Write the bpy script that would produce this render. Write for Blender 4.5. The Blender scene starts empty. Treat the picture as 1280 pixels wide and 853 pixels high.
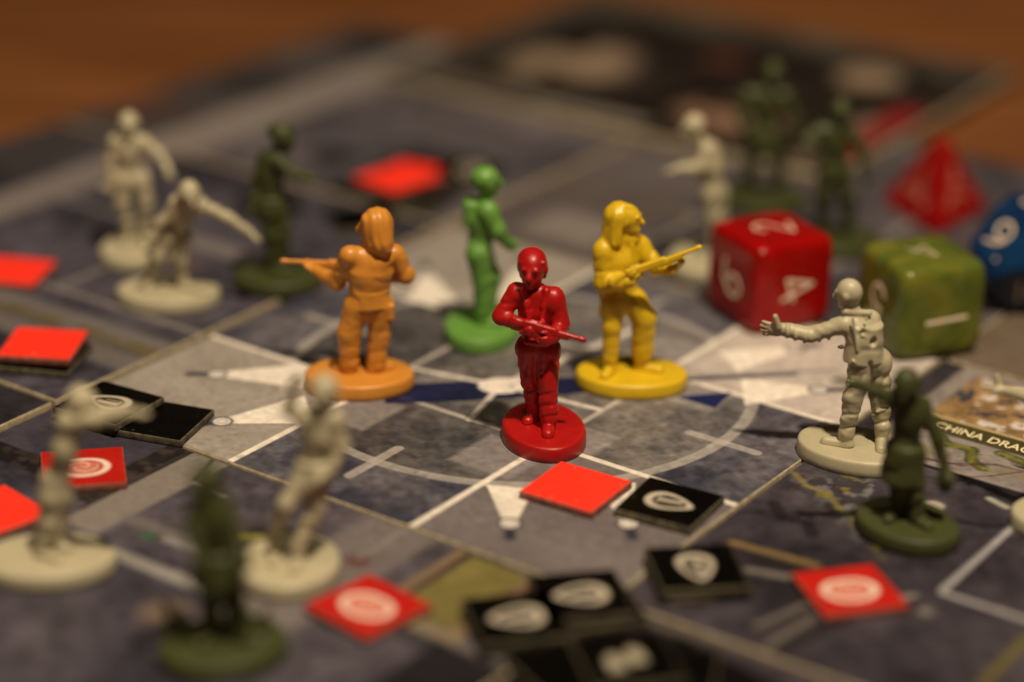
import bpy, bmesh, math, random
import numpy as np

# ------------------------------------------------------------------ camera, world, lamp, exposure
MM = 0.001
Z0 = 2.0                                   # printed faces of the map tiles lie 2 mm above the table
PITCH, ROLL, CAMH, FPX = 0.4025, math.radians(1.5), 149.8, 2900.0
_c, _s = math.cos(ROLL), math.sin(ROLL)
FW = np.array([0, math.cos(PITCH), -math.sin(PITCH)])
UP = np.array([0, math.sin(PITCH), math.cos(PITCH)])
RT = np.array([1.0, 0, 0])
R2 = _c * RT + _s * UP
U2 = -_s * RT + _c * UP

scene = bpy.context.scene
col = scene.collection
cam = bpy.data.cameras.new('camera')
camo = bpy.data.objects.new('camera', cam)
col.objects.link(camo)
cam.lens = 50.0
cam.sensor_width = 50.0 * 1280 / FPX
cam.sensor_fit = 'HORIZONTAL'
cam.clip_start = 0.005
cam.clip_end = 20
cam.dof.use_dof = True
cam.dof.focus_distance = 0.344
cam.dof.aperture_fstop = 3.2
cam.dof.aperture_blades = 0
from mathutils import Matrix, Vector
camo.matrix_world = Matrix(((R2[0], U2[0], -FW[0], 0), (R2[1], U2[1], -FW[1], 0),
                            (R2[2], U2[2], -FW[2], (CAMH + Z0) * MM), (0, 0, 0, 1)))
scene.camera = camo

world = bpy.data.worlds.new('World')
scene.world = world
world.use_nodes = True
world.node_tree.nodes['Background'].inputs[0].default_value = (1.0, 0.80, 0.60, 1)
world.node_tree.nodes['Background'].inputs[1].default_value = 0.018


def lamp(name, loc, power, radius, colour):
    l = bpy.data.lights.new(name, 'POINT')
    l.energy = power
    l.shadow_soft_size = radius
    l.color = colour
    o = bpy.data.objects.new(name, l)
    o.location = [v * MM for v in loc]
    col.objects.link(o)
    return o


lamp('room_lamp', (105, 95, 620), 20.5, 0.018, (1.0, 0.80, 0.57))
lamp('second_bulb', (-190, 130, 700), 3.6, 0.018, (1.0, 0.80, 0.57))

scene.view_settings.view_transform = 'Standard'
scene.view_settings.look = 'None'
scene.view_settings.gamma = 1
scene.view_settings.use_curve_mapping = False
scene.view_settings.exposure = 0.0
scene.render.engine = 'CYCLES'
scene.cycles.use_denoising = True
scene.cycles.max_bounces = 6
scene.cycles.sample_clamp_indirect = 4


# ------------------------------------------------------------------ pixel helpers (photo 1280 x 853)
def ray(px, py):
    return FW + R2 * (px - 640) / FPX + U2 * (426.5 - py) / FPX


def G(px, py, z=0.0):                       # where a pixel meets the level z (mm above the tiles)
    d = ray(px, py)
    t = (z - CAMH) / d[2]
    return np.array([d[0] * t, d[1] * t, z])


def Pd(px, py, y):                          # a point at a known distance y from the camera foot
    d = ray(px, py)
    t = y / d[1]
    return np.array([d[0] * t, y, d[2] * t + CAMH])


YAW = -0.6019
TU = np.array([math.cos(YAW), math.sin(YAW)])
TV = np.array([-math.sin(YAW), math.cos(YAW)])
TC = np.array([0.8, 336.0])


def uv2w(a, b):
    p = TC + (a - 50) * TU + (b - 50) * TV
    return p


# ------------------------------------------------------------------ object helpers
def tag(o, label=None, cat=None, group=None, kind=None):
    if label: o['label'] = label
    if cat: o['category'] = cat
    if group: o['group'] = group
    if kind: o['kind'] = kind
    return o


def empty(name, loc, rz=0.0):
    o = bpy.data.objects.new(name, None)
    o.empty_display_size = 0.005
    o.location = (loc[0] * MM, loc[1] * MM, (loc[2] + Z0) * MM)
    o.rotation_euler = (0, 0, rz)
    col.objects.link(o)
    return o


def mesh_obj(name, verts, faces, mat, parent=None, smooth=True, scale=MM):
    me = bpy.data.meshes.new(name)
    v = np.asarray(verts, dtype=np.float64) * scale
    me.from_pydata(v.tolist(), [], faces if isinstance(faces, list) else faces.tolist())
    me.update()
    if smooth:
        me.polygons.foreach_set('use_smooth', np.ones(len(me.polygons), dtype=bool))
    me.materials.append(mat)
    o = bpy.data.objects.new(name, me)
    col.objects.link(o)
    if parent is not None:
        o.parent = parent
    return o


def bevel_box(name, sx, sy, z0, z1, bev, mat, parent, seg=2):
    bm = bmesh.new()
    bmesh.ops.create_cube(bm, size=1.0)
    for v in bm.verts:
        v.co.x *= sx * MM
        v.co.y *= sy * MM
        v.co.z = (z0 if v.co.z < 0 else z1) * MM
    bmesh.ops.bevel(bm, geom=bm.edges[:], offset=bev * MM, segments=seg, profile=0.5, affect='EDGES')
    me = bpy.data.meshes.new(name)
    bm.to_mesh(me)
    bm.free()
    me.polygons.foreach_set('use_smooth', np.ones(len(me.polygons), dtype=bool))
    me.materials.append(mat)
    o = bpy.data.objects.new(name, me)
    col.objects.link(o)
    o.parent = parent
    return o


# ------------------------------------------------------------------ materials
def nodemat(name):
    m = bpy.data.materials.new(name)
    m.use_nodes = True
    nt = m.node_tree
    return m, nt, nt.nodes['Principled BSDF']


def plastic(name, rgb, rough=0.35, sss=0.16, var=0.12, bump=0.12, radius=(1, .6, .4), spec=0.5):
    m, nt, b = nodemat(name)
    N, L = nt.nodes, nt.links
    tc = N.new('ShaderNodeTexCoord')
    n1 = N.new('ShaderNodeTexNoise'); n1.inputs['Scale'].default_value = 420; n1.inputs['Detail'].default_value = 4
    L.new(tc.outputs['Object'], n1.inputs['Vector'])
    mx = N.new('ShaderNodeMix'); mx.data_type = 'RGBA'
    mx.inputs[6].default_value = tuple(c * (1 - var) for c in rgb) + (1,)
    mx.inputs[7].default_value = tuple(min(1, c * (1 + var)) for c in rgb) + (1,)
    L.new(n1.outputs['Fac'], mx.inputs[0])
    L.new(mx.outputs[2], b.inputs['Base Color'])
    rr = N.new('ShaderNodeMapRange')
    rr.inputs[3].default_value = rough - 0.07; rr.inputs[4].default_value = rough + 0.12
    L.new(n1.outputs['Fac'], rr.inputs[0]); L.new(rr.outputs[0], b.inputs['Roughness'])
    b.inputs['Subsurface Weight'].default_value = sss
    b.inputs['Subsurface Radius'].default_value = radius
    b.inputs['Subsurface Scale'].default_value = 0.0009
    b.inputs['Specular IOR Level'].default_value = spec
    n2 = N.new('ShaderNodeTexNoise'); n2.inputs['Scale'].default_value = 1500; n2.inputs['Detail'].default_value = 3
    L.new(tc.outputs['Object'], n2.inputs['Vector'])
    bp = N.new('ShaderNodeBump'); bp.inputs['Strength'].default_value = bump; bp.inputs['Distance'].default_value = 0.0003
    L.new(n2.outputs['Fac'], bp.inputs['Height']); L.new(bp.outputs[0], b.inputs['Normal'])
    return m


def print_mat(name, rough=0.42, grain=0.25, scale=900, coat=0.0, spec=.16):
    """ink printed on card: the colours come from the sheet's own colour attribute, the grain from noise"""
    m, nt, b = nodemat(name)
    N, L = nt.nodes, nt.links
    at = N.new('ShaderNodeAttribute'); at.attribute_name = 'ink'
    tc = N.new('ShaderNodeTexCoord')
    n1 = N.new('ShaderNodeTexNoise'); n1.inputs['Scale'].default_value = scale; n1.inputs['Detail'].default_value = 5
    L.new(tc.outputs['Object'], n1.inputs['Vector'])
    mr = N.new('ShaderNodeMapRange'); mr.inputs[1].default_value = 0.25; mr.inputs[2].default_value = 0.75
    mr.inputs[3].default_value = 1 - grain; mr.inputs[4].default_value = 1 + grain
    L.new(n1.outputs['Fac'], mr.inputs[0])
    mu = N.new('ShaderNodeMix'); mu.data_type = 'RGBA'; mu.blend_type = 'MULTIPLY'; mu.inputs[0].default_value = 1
    L.new(at.outputs['Color'], mu.inputs[6]); L.new(mr.outputs[0], mu.inputs[7])
    L.new(mu.outputs[2], b.inputs['Base Color'])
    rr = N.new('ShaderNodeMapRange'); rr.inputs[3].default_value = rough - .08; rr.inputs[4].default_value = rough + .15
    L.new(n1.outputs['Fac'], rr.inputs[0]); L.new(rr.outputs[0], b.inputs['Roughness'])
    b.inputs['Specular IOR Level'].default_value = spec
    b.inputs['Coat Weight'].default_value = coat
    bp = N.new('ShaderNodeBump'); bp.inputs['Strength'].default_value = .08; bp.inputs['Distance'].default_value = 0.0002
    L.new(n1.outputs['Fac'], bp.inputs['Height']); L.new(bp.outputs[0], b.inputs['Normal'])
    return m


def card_mat(name, rgb, rgb2):
    m, nt, b = nodemat(name)
    N, L = nt.nodes, nt.links
    tc = N.new('ShaderNodeTexCoord')
    n1 = N.new('ShaderNodeTexNoise'); n1.inputs['Scale'].default_value = 700; n1.inputs['Detail'].default_value = 6
    L.new(tc.outputs['Object'], n1.inputs['Vector'])
    mx = N.new('ShaderNodeMix'); mx.data_type = 'RGBA'
    mx.inputs[6].default_value = rgb + (1,); mx.inputs[7].default_value = rgb2 + (1,)
    mr = N.new('ShaderNodeMapRange'); mr.inputs[1].default_value = .35; mr.inputs[2].default_value = .65
    L.new(n1.outputs['Fac'], mr.inputs[0]); L.new(mr.outputs[0], mx.inputs[0]); L.new(mx.outputs[2], b.inputs['Base Color'])
    b.inputs['Roughness'].default_value = .85
    bp = N.new('ShaderNodeBump'); bp.inputs['Strength'].default_value = .5; bp.inputs['Distance'].default_value = 0.0002
    L.new(n1.outputs['Fac'], bp.inputs['Height']); L.new(bp.outputs[0], b.inputs['Normal'])
    return m


def wood_mat():
    m, nt, b = nodemat('wood')
    N, L = nt.nodes, nt.links
    tc = N.new('ShaderNodeTexCoord')
    mp = N.new('ShaderNodeMapping'); mp.inputs['Scale'].default_value = (3, 40, 3); mp.inputs['Rotation'].default_value = (0, 0, 0.35)
    L.new(tc.outputs['Object'], mp.inputs['Vector'])
    n1 = N.new('ShaderNodeTexNoise'); n1.inputs['Scale'].default_value = 3; n1.inputs['Detail'].default_value = 6; n1.inputs['Distortion'].default_value = .6
    L.new(mp.outputs[0], n1.inputs['Vector'])
    cr = N.new('ShaderNodeValToRGB')
    cr.color_ramp.elements[0].position = .3; cr.color_ramp.elements[0].color = (.115, .038, .010, 1)
    cr.color_ramp.elements[1].position = .7; cr.color_ramp.elements[1].color = (.26, .10, .030, 1)
    L.new(n1.outputs['Fac'], cr.inputs[0]); L.new(cr.outputs[0], b.inputs['Base Color'])
    b.inputs['Roughness'].default_value = .45
    return m


def die_mat(name, rgb, rgb2, trans=0.0, scale=140):
    m, nt, b = nodemat(name)
    N, L = nt.nodes, nt.links
    tc = N.new('ShaderNodeTexCoord')
    n1 = N.new('ShaderNodeTexNoise'); n1.inputs['Scale'].default_value = scale; n1.inputs['Detail'].default_value = 4; n1.inputs['Distortion'].default_value = 1.2
    L.new(tc.outputs['Object'], n1.inputs['Vector'])
    mr = N.new('ShaderNodeMapRange'); mr.inputs[1].default_value = .35; mr.inputs[2].default_value = .65
    L.new(n1.outputs['Fac'], mr.inputs[0])
    mx = N.new('ShaderNodeMix'); mx.data_type = 'RGBA'
    mx.inputs[6].default_value = rgb + (1,); mx.inputs[7].default_value = rgb2 + (1,)
    L.new(mr.outputs[0], mx.inputs[0]); L.new(mx.outputs[2], b.inputs['Base Color'])
    b.inputs['Roughness'].default_value = .16
    b.inputs['Specular IOR Level'].default_value = .32
    b.inputs['Subsurface Weight'].default_value = .15
    b.inputs['Subsurface Radius'].default_value = (1, .5, .3)
    b.inputs['Subsurface Scale'].default_value = .0025
    b.inputs['Coat Weight'].default_value = .04
    b.inputs['Coat Roughness'].default_value = .08
    n2 = N.new('ShaderNodeTexNoise'); n2.inputs['Scale'].default_value = 260
    L.new(tc.outputs['Object'], n2.inputs['Vector'])
    bp = N.new('ShaderNodeBump'); bp.inputs['Strength'].default_value = .12; bp.inputs['Distance'].default_value = 0.0006
    L.new(n2.outputs['Fac'], bp.inputs['Height']); L.new(bp.outputs[0], b.inputs['Normal'])
    return m


M = dict(
    red=plastic('red_plastic', (.38, .006, .006), sss=.10, radius=(1, .2, .15)),
    orange=plastic('orange_plastic', (.60, .25, .035), radius=(1, .5, .2)),
    yellow=plastic('yellow_plastic', (.66, .45, .012), radius=(1, .7, .2)),
    green=plastic('green_plastic', (.13, .30, .055), radius=(.6, 1, .4)),
    bone=plastic('bone_plastic', (.45, .41, .275), rough=.38, sss=.10, radius=(1, .8, .5)),
    olive=plastic('dark_green_plastic', (.050, .058, .019), rough=.42, sss=.08, spec=.3, radius=(.6, 1, .4)),
    ink=print_mat('printed_card', .36, .16, 700),
    gloss=print_mat('printed_token', .27, .08, 1200, spec=.06),
    core=card_mat('grey_card', (.26, .22, .14), (.42, .36, .25)),
    tcore=card_mat('token_card', (.035, .030, .018), (.13, .11, .065)),
    rcore=card_mat('token_card_red', (.20, .03, .02), (.26, .12, .08)),
    wood=wood_mat(),
    dred=die_mat('red_die', (.25, .0022, .002), (.32, .003, .0022)),
    dgreen=die_mat('marbled_green_die', (.058, .095, .014), (.175, .175, .024), scale=110),
    dblue=die_mat('blue_die', (.004, .017, .065), (.008, .045, .13)),
    num=plastic('cream_paint', (.72, .60, .45), rough=.5, sss=0, var=.12, bump=.05),
    lett=plastic('cream_ink', (.80, .72, .45), rough=.5, sss=0, var=.1, bump=.02),
    numr=plastic('worn_paint', (.66, .30, .22), rough=.5, sss=0, var=.2, bump=.05),
)

# ------------------------------------------------------------------ noise and paint helpers
rng = np.random.RandomState(7)


def vnoise(x, y, seed):
    r = np.random.RandomState(seed).rand(64, 64)
    xi = np.floor(x).astype(int); yi = np.floor(y).astype(int)
    fx = x - xi; fy = y - yi
    fx = fx * fx * (3 - 2 * fx); fy = fy * fy * (3 - 2 * fy)
    g = lambda i, j: r[i % 64, j % 64]
    return (g(xi, yi) * (1 - fx) + g(xi + 1, yi) * fx) * (1 - fy) + (g(xi, yi + 1) * (1 - fx) + g(xi + 1, yi + 1) * fx) * fy


def fbm(x, y, sc, seed, oct=4):
    t = 0; a = 1; n = 0
    for i in range(oct):
        t = t + a * vnoise(x / sc * 2 ** i + 13.7 * i, y / sc * 2 ** i + 7.1 * i, seed + i); n += a; a *= .55
    return t / n


class Paint:
    """a flat print worked out on a grid of points; a and b run 0..sx, 0..sy in mm"""
    def __init__(s, sx, sy, n, seed=1):
        s.nx = n; s.ny = max(2, int(round(n * sy / sx)))
        s.a, s.b = np.meshgrid(np.linspace(0, sx, s.nx + 1), np.linspace(0, sy, s.ny + 1), indexing='ij')
        s.aa = sx / n * 0.9
        s.c = np.zeros(s.a.shape + (3,))
        s.seed = seed

    def mix(s, mask, rgb):
        rgb = np.asarray(rgb, float)
        s.c = s.c * (1 - mask[..., None]) + mask[..., None] * rgb

    def m(s, sd, soft=None):
        return np.clip(0.5 - sd / (soft or s.aa), 0, 1)

    def base(s, c0, c1, sc, seed, con=2.0):
        f = np.clip((fbm(s.a, s.b, sc, seed, 5) - .5) * con + .5, 0, 1)
        s.c = np.asarray(c0) * (1 - f[..., None]) + np.asarray(c1) * f[..., None]

    def rect(s, a0, a1, b0, b1):
        return np.maximum(np.abs(s.a - (a0 + a1) / 2) - (a1 - a0) / 2, np.abs(s.b - (b0 + b1) / 2) - (b1 - b0) / 2)

    def seg(s, p, q, w):
        d = np.array(q, float) - p; L2 = d @ d
        t = np.clip(((s.a - p[0]) * d[0] + (s.b - p[1]) * d[1]) / L2, 0, 1)
        return np.hypot(s.a - p[0] - t * d[0], s.b - p[1] - t * d[1]) - w / 2

    def disc(s, a, b, r):
        return np.hypot(s.a - a, s.b - b) - r

    def poly(s, pts):
        pts = np.asarray(pts, float)
        d = np.full(s.a.shape, 1e9); sg = np.ones(s.a.shape)
        j = len(pts) - 1
        for i in range(len(pts)):
            e = pts[j] - pts[i]; wx = s.a - pts[i][0]; wy = s.b - pts[i][1]
            t = np.clip((wx * e[0] + wy * e[1]) / (e @ e), 0, 1)
            d = np.minimum(d, (wx - e[0] * t) ** 2 + (wy - e[1] * t) ** 2)
            c1 = s.b >= pts[i][1]; c2 = s.b < pts[j][1]; c3 = e[0] * wy > e[1] * wx
            fl = (c1 & c2 & c3) | (~c1 & ~c2 & ~c3)
            sg = np.where(fl, -sg, sg); j = i
        return sg * np.sqrt(d)

    def wear(s, sc, seed, thr, w=.15):
        return np.clip((fbm(s.a, s.b, sc, seed, 4) - thr) / w, 0, 1)

    def sheet(s, name, mat, parent, z):
        nx, ny = s.nx, s.ny
        sx, sy = s.a[-1, 0], s.b[0, -1]
        V = np.stack([s.a - sx / 2, s.b - sy / 2, np.full(s.a.shape, z)], -1).reshape(-1, 3)
        idx = np.arange((nx + 1) * (ny + 1)).reshape(nx + 1, ny + 1)
        Fc = np.stack([idx[:-1, :-1], idx[1:, :-1], idx[1:, 1:], idx[:-1, 1:]], -1).reshape(-1, 4)
        o = mesh_obj(name, V, Fc, mat, parent)
        at = o.data.color_attributes.new('ink', 'FLOAT_COLOR', 'POINT')
        rgba = np.ones((len(V), 4), dtype=np.float32)
        rgba[:, :3] = np.clip(s.c, 0, 1).reshape(-1, 3)
        at.data.foreach_set('color', rgba.ravel())
        return o


# ------------------------------------------------------------------ the table
tt = mesh_obj('table_top', [(-900, -300, -2), (900, -300, -2), (900, 1500, -2), (-900, 1500, -2),
                            (-900, -300, -30), (900, -300, -30), (900, 1500, -30), (-900, 1500, -30)],
              [(0, 1, 2, 3), (7, 6, 5, 4), (0, 4, 5, 1), (1, 5, 6, 2), (2, 6, 7, 3), (3, 7, 4, 0)], M['wood'], smooth=False)
tt.location.z = Z0 * MM
tag(tt, kind='structure')


# ------------------------------------------------------------------ map tiles
def tile(i, j, paint, label, da=0.0, db=0.0, dz=0.0, rot=0.0, size=99.6):
    p = uv2w(50 + 100 * i + da, 50 + 100 * j + db)
    t = empty('map_tile', (p[0], p[1], dz), YAW + rot)
    tag(t, label, 'map tile', 'map tiles laid edge to edge on the table')
    bevel_box('card_core', size, size, -1.9, -0.06, .22, M['core'], t)
    paint.sheet('printed_face', M['ink'], t, 0.0)
    return t


WHITE = (.78, .72, .63)
SZ = 99.15


def crack(p, pts, w, rgb, k=.8):
    for q, r in zip(pts[:-1], pts[1:]):
        p.mix(k * p.m(p.seg(q, r, w), .5), rgb)


def helipad():
    p = Paint(SZ, SZ, 440)
    A, B = p.a, p.b
    p.base((.036, .038, .060), (.125, .118, .135), 9, 11, 2.4)
    R = np.hypot(A - 50, B - 50)
    ins = p.m(R - 37, 1.0)
    f = np.clip((.55 * fbm(A, B, 14, 31, 5) + .45 * fbm(A, B, 3.5, 35, 5) - .5) * 1.9 + .5, 0, 1)[..., None]
    p.c = p.c * (1 - .85 * ins[..., None]) + .85 * ins[..., None] * (np.array((.055, .055, .062)) * (1 - f) + np.array((.20, .180, .165)) * f) * np.clip(.55 + .0125 * (A + B * .7 - 55), .5, 1.5)[..., None]
    gr = fbm(A, B, 1.6, 77, 4)
    p.c *= (.38 + 1.24 * gr)[..., None]
    # lighter corner spaces
    for ca in (0, 1):
        for cb in (0, 1):
            sd = p.rect(-5 if ca == 0 else 66.5, 33.5 if ca == 0 else 105, -5 if cb == 0 else 66.5, 33.5 if cb == 0 else 105)
            cc = (.30, .272, .245) if (ca, cb) != (1, 0) else (.152, .135, .137)
            if (ca, cb) == (1, 1): cc = (.50, .45, .41)
            k = .80 + .40 * fbm(A, B, 8, 40 + ca * 2 + cb, 5)
            msk = p.m(sd)
            p.c = p.c * (1 - msk[..., None]) + msk[..., None] * (np.array(cc) * k[..., None])
    # pale wedges that the floodlights throw over the pad
    for (q, r, s_) in (((26, 26), (46, 38), (40, 48)), ((74, 26), (56, 40), (64, 48)), ((74, 74), (60, 54), (54, 62)), ((26, 74), (38, 54), (46, 62))):
        p.mix(.25 * p.m(p.poly((q, r, s_)), 2.5), (.45, .42, .40))
    for e in ((58, 20, 69, 31), (69, 58, 80, 69), (31, 20, 42, 31), (20, 31, 31, 42), (58, 69, 69, 80), (66, 34, 74, 42)):
        p.mix(.45 * p.m(p.rect(e[0], e[2], e[1], e[3]), 1.0), (.36, .33, .33))
    scr = p.wear(2.2, 91, .62)
    # ring with radial ticks
    ring = np.abs(R - 37) - .95
    p.mix(.62 * p.m(ring) * (1 - .5 * scr), (.42, .40, .37))
    for ax, ay in ((1, 0), (-1, 0), (0, 1), (0, -1)):
        p.mix(.62 * p.m(p.seg((50 + ax * 31.5, 50 + ay * 31.5), (50 + ax * 43, 50 + ay * 43), 1.7)), (.44, .41, .38))
    # space lines
    for k in (33.3, 66.6):
        for lo, hi in ((-2, 36), (64, 102)):
            p.mix(.92 * p.m(np.maximum(np.abs(A - k) - .55, np.maximum(lo - B, B - hi))) * (1 - .35 * scr), WHITE)
            p.mix(.92 * p.m(np.maximum(np.abs(B - k) - .55, np.maximum(lo - A, A - hi))) * (1 - .35 * scr), WHITE)
        p.mix(.75 * p.m(np.maximum(np.abs(B - k) - .5, np.maximum(36 - A, A - 62))), (.5, .46, .42))
        p.mix(.75 * p.m(np.maximum(np.abs(A - k) - .5, np.maximum(36 - B, B - 64))), (.5, .46, .42))
    # helicopter seen from above: navy hull along the diagonal, pale rotor hub and blades
    d = np.array((1, 1)) / math.sqrt(2); nrm = np.array((1, -1)) / math.sqrt(2)
    tA = (A - 49) * d[0] + (B - 46.5) * d[1]; tN = (A - 49) * nrm[0] + (B - 46.5) * nrm[1]
    w = np.where(tA < 10, 3.7 - .0018 * (tA + 6) ** 2, np.maximum(.5, 3.2 - .14 * (tA - 10)))
    hull = np.maximum(np.abs(tN - 1.2) - w, np.maximum(-19 - tA, tA - 48))
    navy = (np.array((.010, .012, .048))[None, None] * (.6 + .8 * fbm(A, B, 3, 5, 3)[..., None]))
    mk = p.m(hull)[..., None] * .97
    p.c = p.c * (1 - mk) + mk * navy
    p.mix(p.m(p.poly(((73, 60), (79, 67), (80, 60)))), (.012, .02, .085))
    p.mix(.9 * p.m(p.seg((60, 57.5), (88, 85), .5)), (.05, .05, .11))
    for q, r, wd in (((48.8, 46.4), (33, 43.0), 1.1), ((48.8, 46.4), (53.6, 82), 1.5), ((48.8, 46.4), (66, 48.5), 1.1), ((48.8, 46.4), (52.5, 33), 1.0)):
        p.mix(.95 * p.m(p.seg(q, r, wd)), (.66, .61, .56))
    p.mix(p.m(np.hypot((tA) / 1.25, tN / 1.0) - 3.0), (.74, .68, .62))
    p.mix(.6 * p.m(np.abs(np.hypot(A - 51.5, B - 47.8) - 1.4) - .22), (.12, .10, .16))
    # floodlights: a lamp near each corner space's edge, its beam widening toward the pad
    beams = [((10.9, 22.2), (20.5, 35.5), (26.5, 27.0)), ((23.3, 9.5), (27.0, 24.5), (34.5, 17.5)),
             ((76.9, 9.0), (67.3, 16.8), (73.6, 19.8)), ((90.0, 19.1), (80.0, 26.5), (84, 30.5)),
             ((78.3, 88.5), (69.0, 79.9), (75.6, 74.8)), ((89.4, 76.1), (77.5, 72.3), (83.0, 64.0)),
             ((10.5, 78.0), (16.0, 65.0), (23.5, 70.0)), ((22.0, 90.5), (27.5, 75.0), (33.5, 80.0))]
    for l, q, r in beams:
        l = np.array(l); q = np.array(q); r = np.array(r)
        dr = (q + r) / 2 - l; dr = dr / np.linalg.norm(dr); pn = np.array((-dr[1], dr[0]))
        pl = [l + pn * .9, l - pn * .9, r, q]
        if np.cross(q - l, r - l) < 0: pl = [l + pn * .9, l - pn * .9, q, r] if (q - l) @ pn < 0 else [l - pn * .9, l + pn * .9, q, r]
        q2, r2 = (q, r) if (q - l) @ pn > 0 else (r, q)
        pl = [l + pn * .8, l - pn * .8, r2, q2]
        p.mix(.93 * p.m(p.poly(pl)) * (.85 + .3 * (fbm(A, B, 5, 61) - .5)), (.88, .82, .72))
        p.mix(.9 * p.m(p.seg(l - dr * 1.5, l - dr * 4.3, 1.6), .9), (.018, .018, .035))
        p.mix(p.m(p.disc(l[0], l[1], 1.75)), (.05, .05, .07))
        p.mix(p.m(p.disc(l[0], l[1], 1.35)), (.62, .58, .53))
        p.mix(.5 * p.m(np.abs(p.disc(l[0], l[1], .75)) - .14), (.2, .18, .18))
    p.c *= (.86 + .28 * fbm(A, B, .9, 201, 2))[..., None]
    return p


def pxpoly(pts, i, j):
    r = []
    for q in pts:
        g = G(*q)[:2] - TC
        r.append((g @ TU + 50 - 100 * i - .42, g @ TV + 50 - 100 * j - .42))
    return r


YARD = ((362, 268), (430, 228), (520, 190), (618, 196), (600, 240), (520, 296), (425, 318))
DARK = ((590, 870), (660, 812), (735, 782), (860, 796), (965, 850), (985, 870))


STRIPS = (((915, 678), (1018, 706), 1.5, (.20, .135, .055)), ((918, 688), (1000, 712), .7, (.02, .016, .013)), ((935, 712), (1000, 724), 1.5, (.17, .155, .14)),
          ((945, 782), (1004, 756), 1.0, (.15, .135, .12)), ((957, 808), (1014, 771), 1.1, (.13, .115, .095)), ((975, 812), (1060, 772), 1.8, (.014, .012, .012)),
          ((784, 767), (880, 796), 1.4, (.10, .088, .074)), ((880, 796), (975, 826), 1.4, (.085, .074, .064)), ((1225, 858), (1285, 795), 1.3, (.13, .11, .028)))


def strips(p, i, j):
    for a, b, w, c in STRIPS:
        q = pxpoly((a, b), i, j)
        p.mix(.85 * p.m(p.seg(np.array(q[0]), np.array(q[1]), w), .7), c)


def street(seed, c0=(.030, .028, .036), c1=(.095, .085, .098), n=200, con=2.4):
    p = Paint(SZ, SZ, n, seed)
    p.base(c0, c1, 16, seed, con)
    p.c *= (.32 + 1.15 * fbm(p.a, p.b, 2.4, seed + 9, 5))[..., None] * np.array((.97, .98, 1.10))
    return p


def grid_lines(p, ka=(), kb=(), w=1.0, rgb=(.40, .38, .37), k=.8):
    for q, lo, hi in ka: p.mix(k * p.m(np.maximum(np.abs(p.a - q) - w / 2, np.maximum(lo - p.b, p.b - hi))), rgb)
    for q, lo, hi in kb: p.mix(k * p.m(np.maximum(np.abs(p.b - q) - w / 2, np.maximum(lo - p.a, p.a - hi))), rgb)


tile(0, 0, helipad(), 'map tile printed with a helicopter pad, white ring and floodlight beams')


# left neighbour (a -100..0, b 0..100)
def tile_left():
    p = street(101, n=220)
    p.mix(.9 * p.m(p.rect(23, 34, -5, 110), 2), (.20, .18, .17))                       # pavement strip
    p.mix(.85 * p.m(p.rect(-5, 20, -5, 110), 3), (.045, .040, .042))
    p.mix(.8 * p.m(p.disc(10, 62, 9), 4), (.015, .015, .018))
    p.mix(.7 * p.m(p.rect(6, 18, 30, 45), 3), (.09, .08, .095))
    p.mix(.8 * p.m(p.rect(-5, 110, 21, 27), 2), (.17, .155, .155))
    p.mix(.75 * p.m(p.rect(55, 105, 14, 20), 2), (.16, .145, .14))
    p.mix(.8 * p.m(p.rect(60, 105, 20.5, 24), 1) * p.wear(4, 12, .35), (.11, .085, .03))
    p.mix(.8 * p.m(p.rect(40, 52, 30, 36), 3), (.15, .125, .04))
    p.mix(.7 * p.m(p.rect(74, 78, 52, 56), 1), (.16, .03, .03))
    p.mix(.85 * p.m(p.rect(88, 93, 8, 12), .6), (.055, .022, .018))
    grid_lines(p, kb=((33, 34, 100), (66, 34, 100)), ka=((66, 33, 66),), w=1.4, rgb=(.24, .22, .21), k=.7)
    p.mix(.7 * p.m(p.rect(60, 100, 62, 65), 1.5), (.22, .2, .19))
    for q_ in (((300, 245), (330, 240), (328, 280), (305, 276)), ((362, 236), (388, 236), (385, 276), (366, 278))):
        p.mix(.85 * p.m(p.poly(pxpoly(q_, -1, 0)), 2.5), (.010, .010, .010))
    return p


tile(-1, 0, tile_left(), 'grey street map tile left of the helicopter pad tile, under two bone zombies', da=-1.4, db=-.3, rot=.004)


def tile_far_left():
    p = street(131, n=160, c0=(.075, .068, .072), c1=(.16, .142, .142))
    p.mix(.9 * p.m(p.rect(22, 36, -5, 110), 2), (.23, .205, .185))
    p.mix(.85 * p.m(p.rect(-5, 20, -5, 110), 3), (.05, .042, .04))
    for q, r, cc in ((5, 18, (.10, .045, .03)), (12, 45, (.02, .02, .02)), (8, 70, (.09, .08, .075)), (14, 88, (.015, .015, .016))):
        p.mix(.8 * p.m(p.disc(q, r, 8), 5), cc)
    p.mix(.9 * p.m(p.disc(58, 18, 5), 3), (.012, .012, .014))
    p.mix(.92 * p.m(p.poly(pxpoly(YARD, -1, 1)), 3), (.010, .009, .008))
    p.mix(.85 * p.m(p.poly(pxpoly(((372, 280), (440, 300), (436, 308), (366, 290)), -1, 1)), 1.5), (.15, .085, .045))
    p.mix(.8 * p.m(p.poly(pxpoly(((375, 262), (415, 240), (420, 250), (385, 275)), -1, 1)), 1.5), (.20, .09, .05))
    return p


tile(-1, 1, tile_far_left(), 'street map tile with a pale pavement strip beyond the left zombies', da=-1.4, db=.4, rot=-.003)


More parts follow.
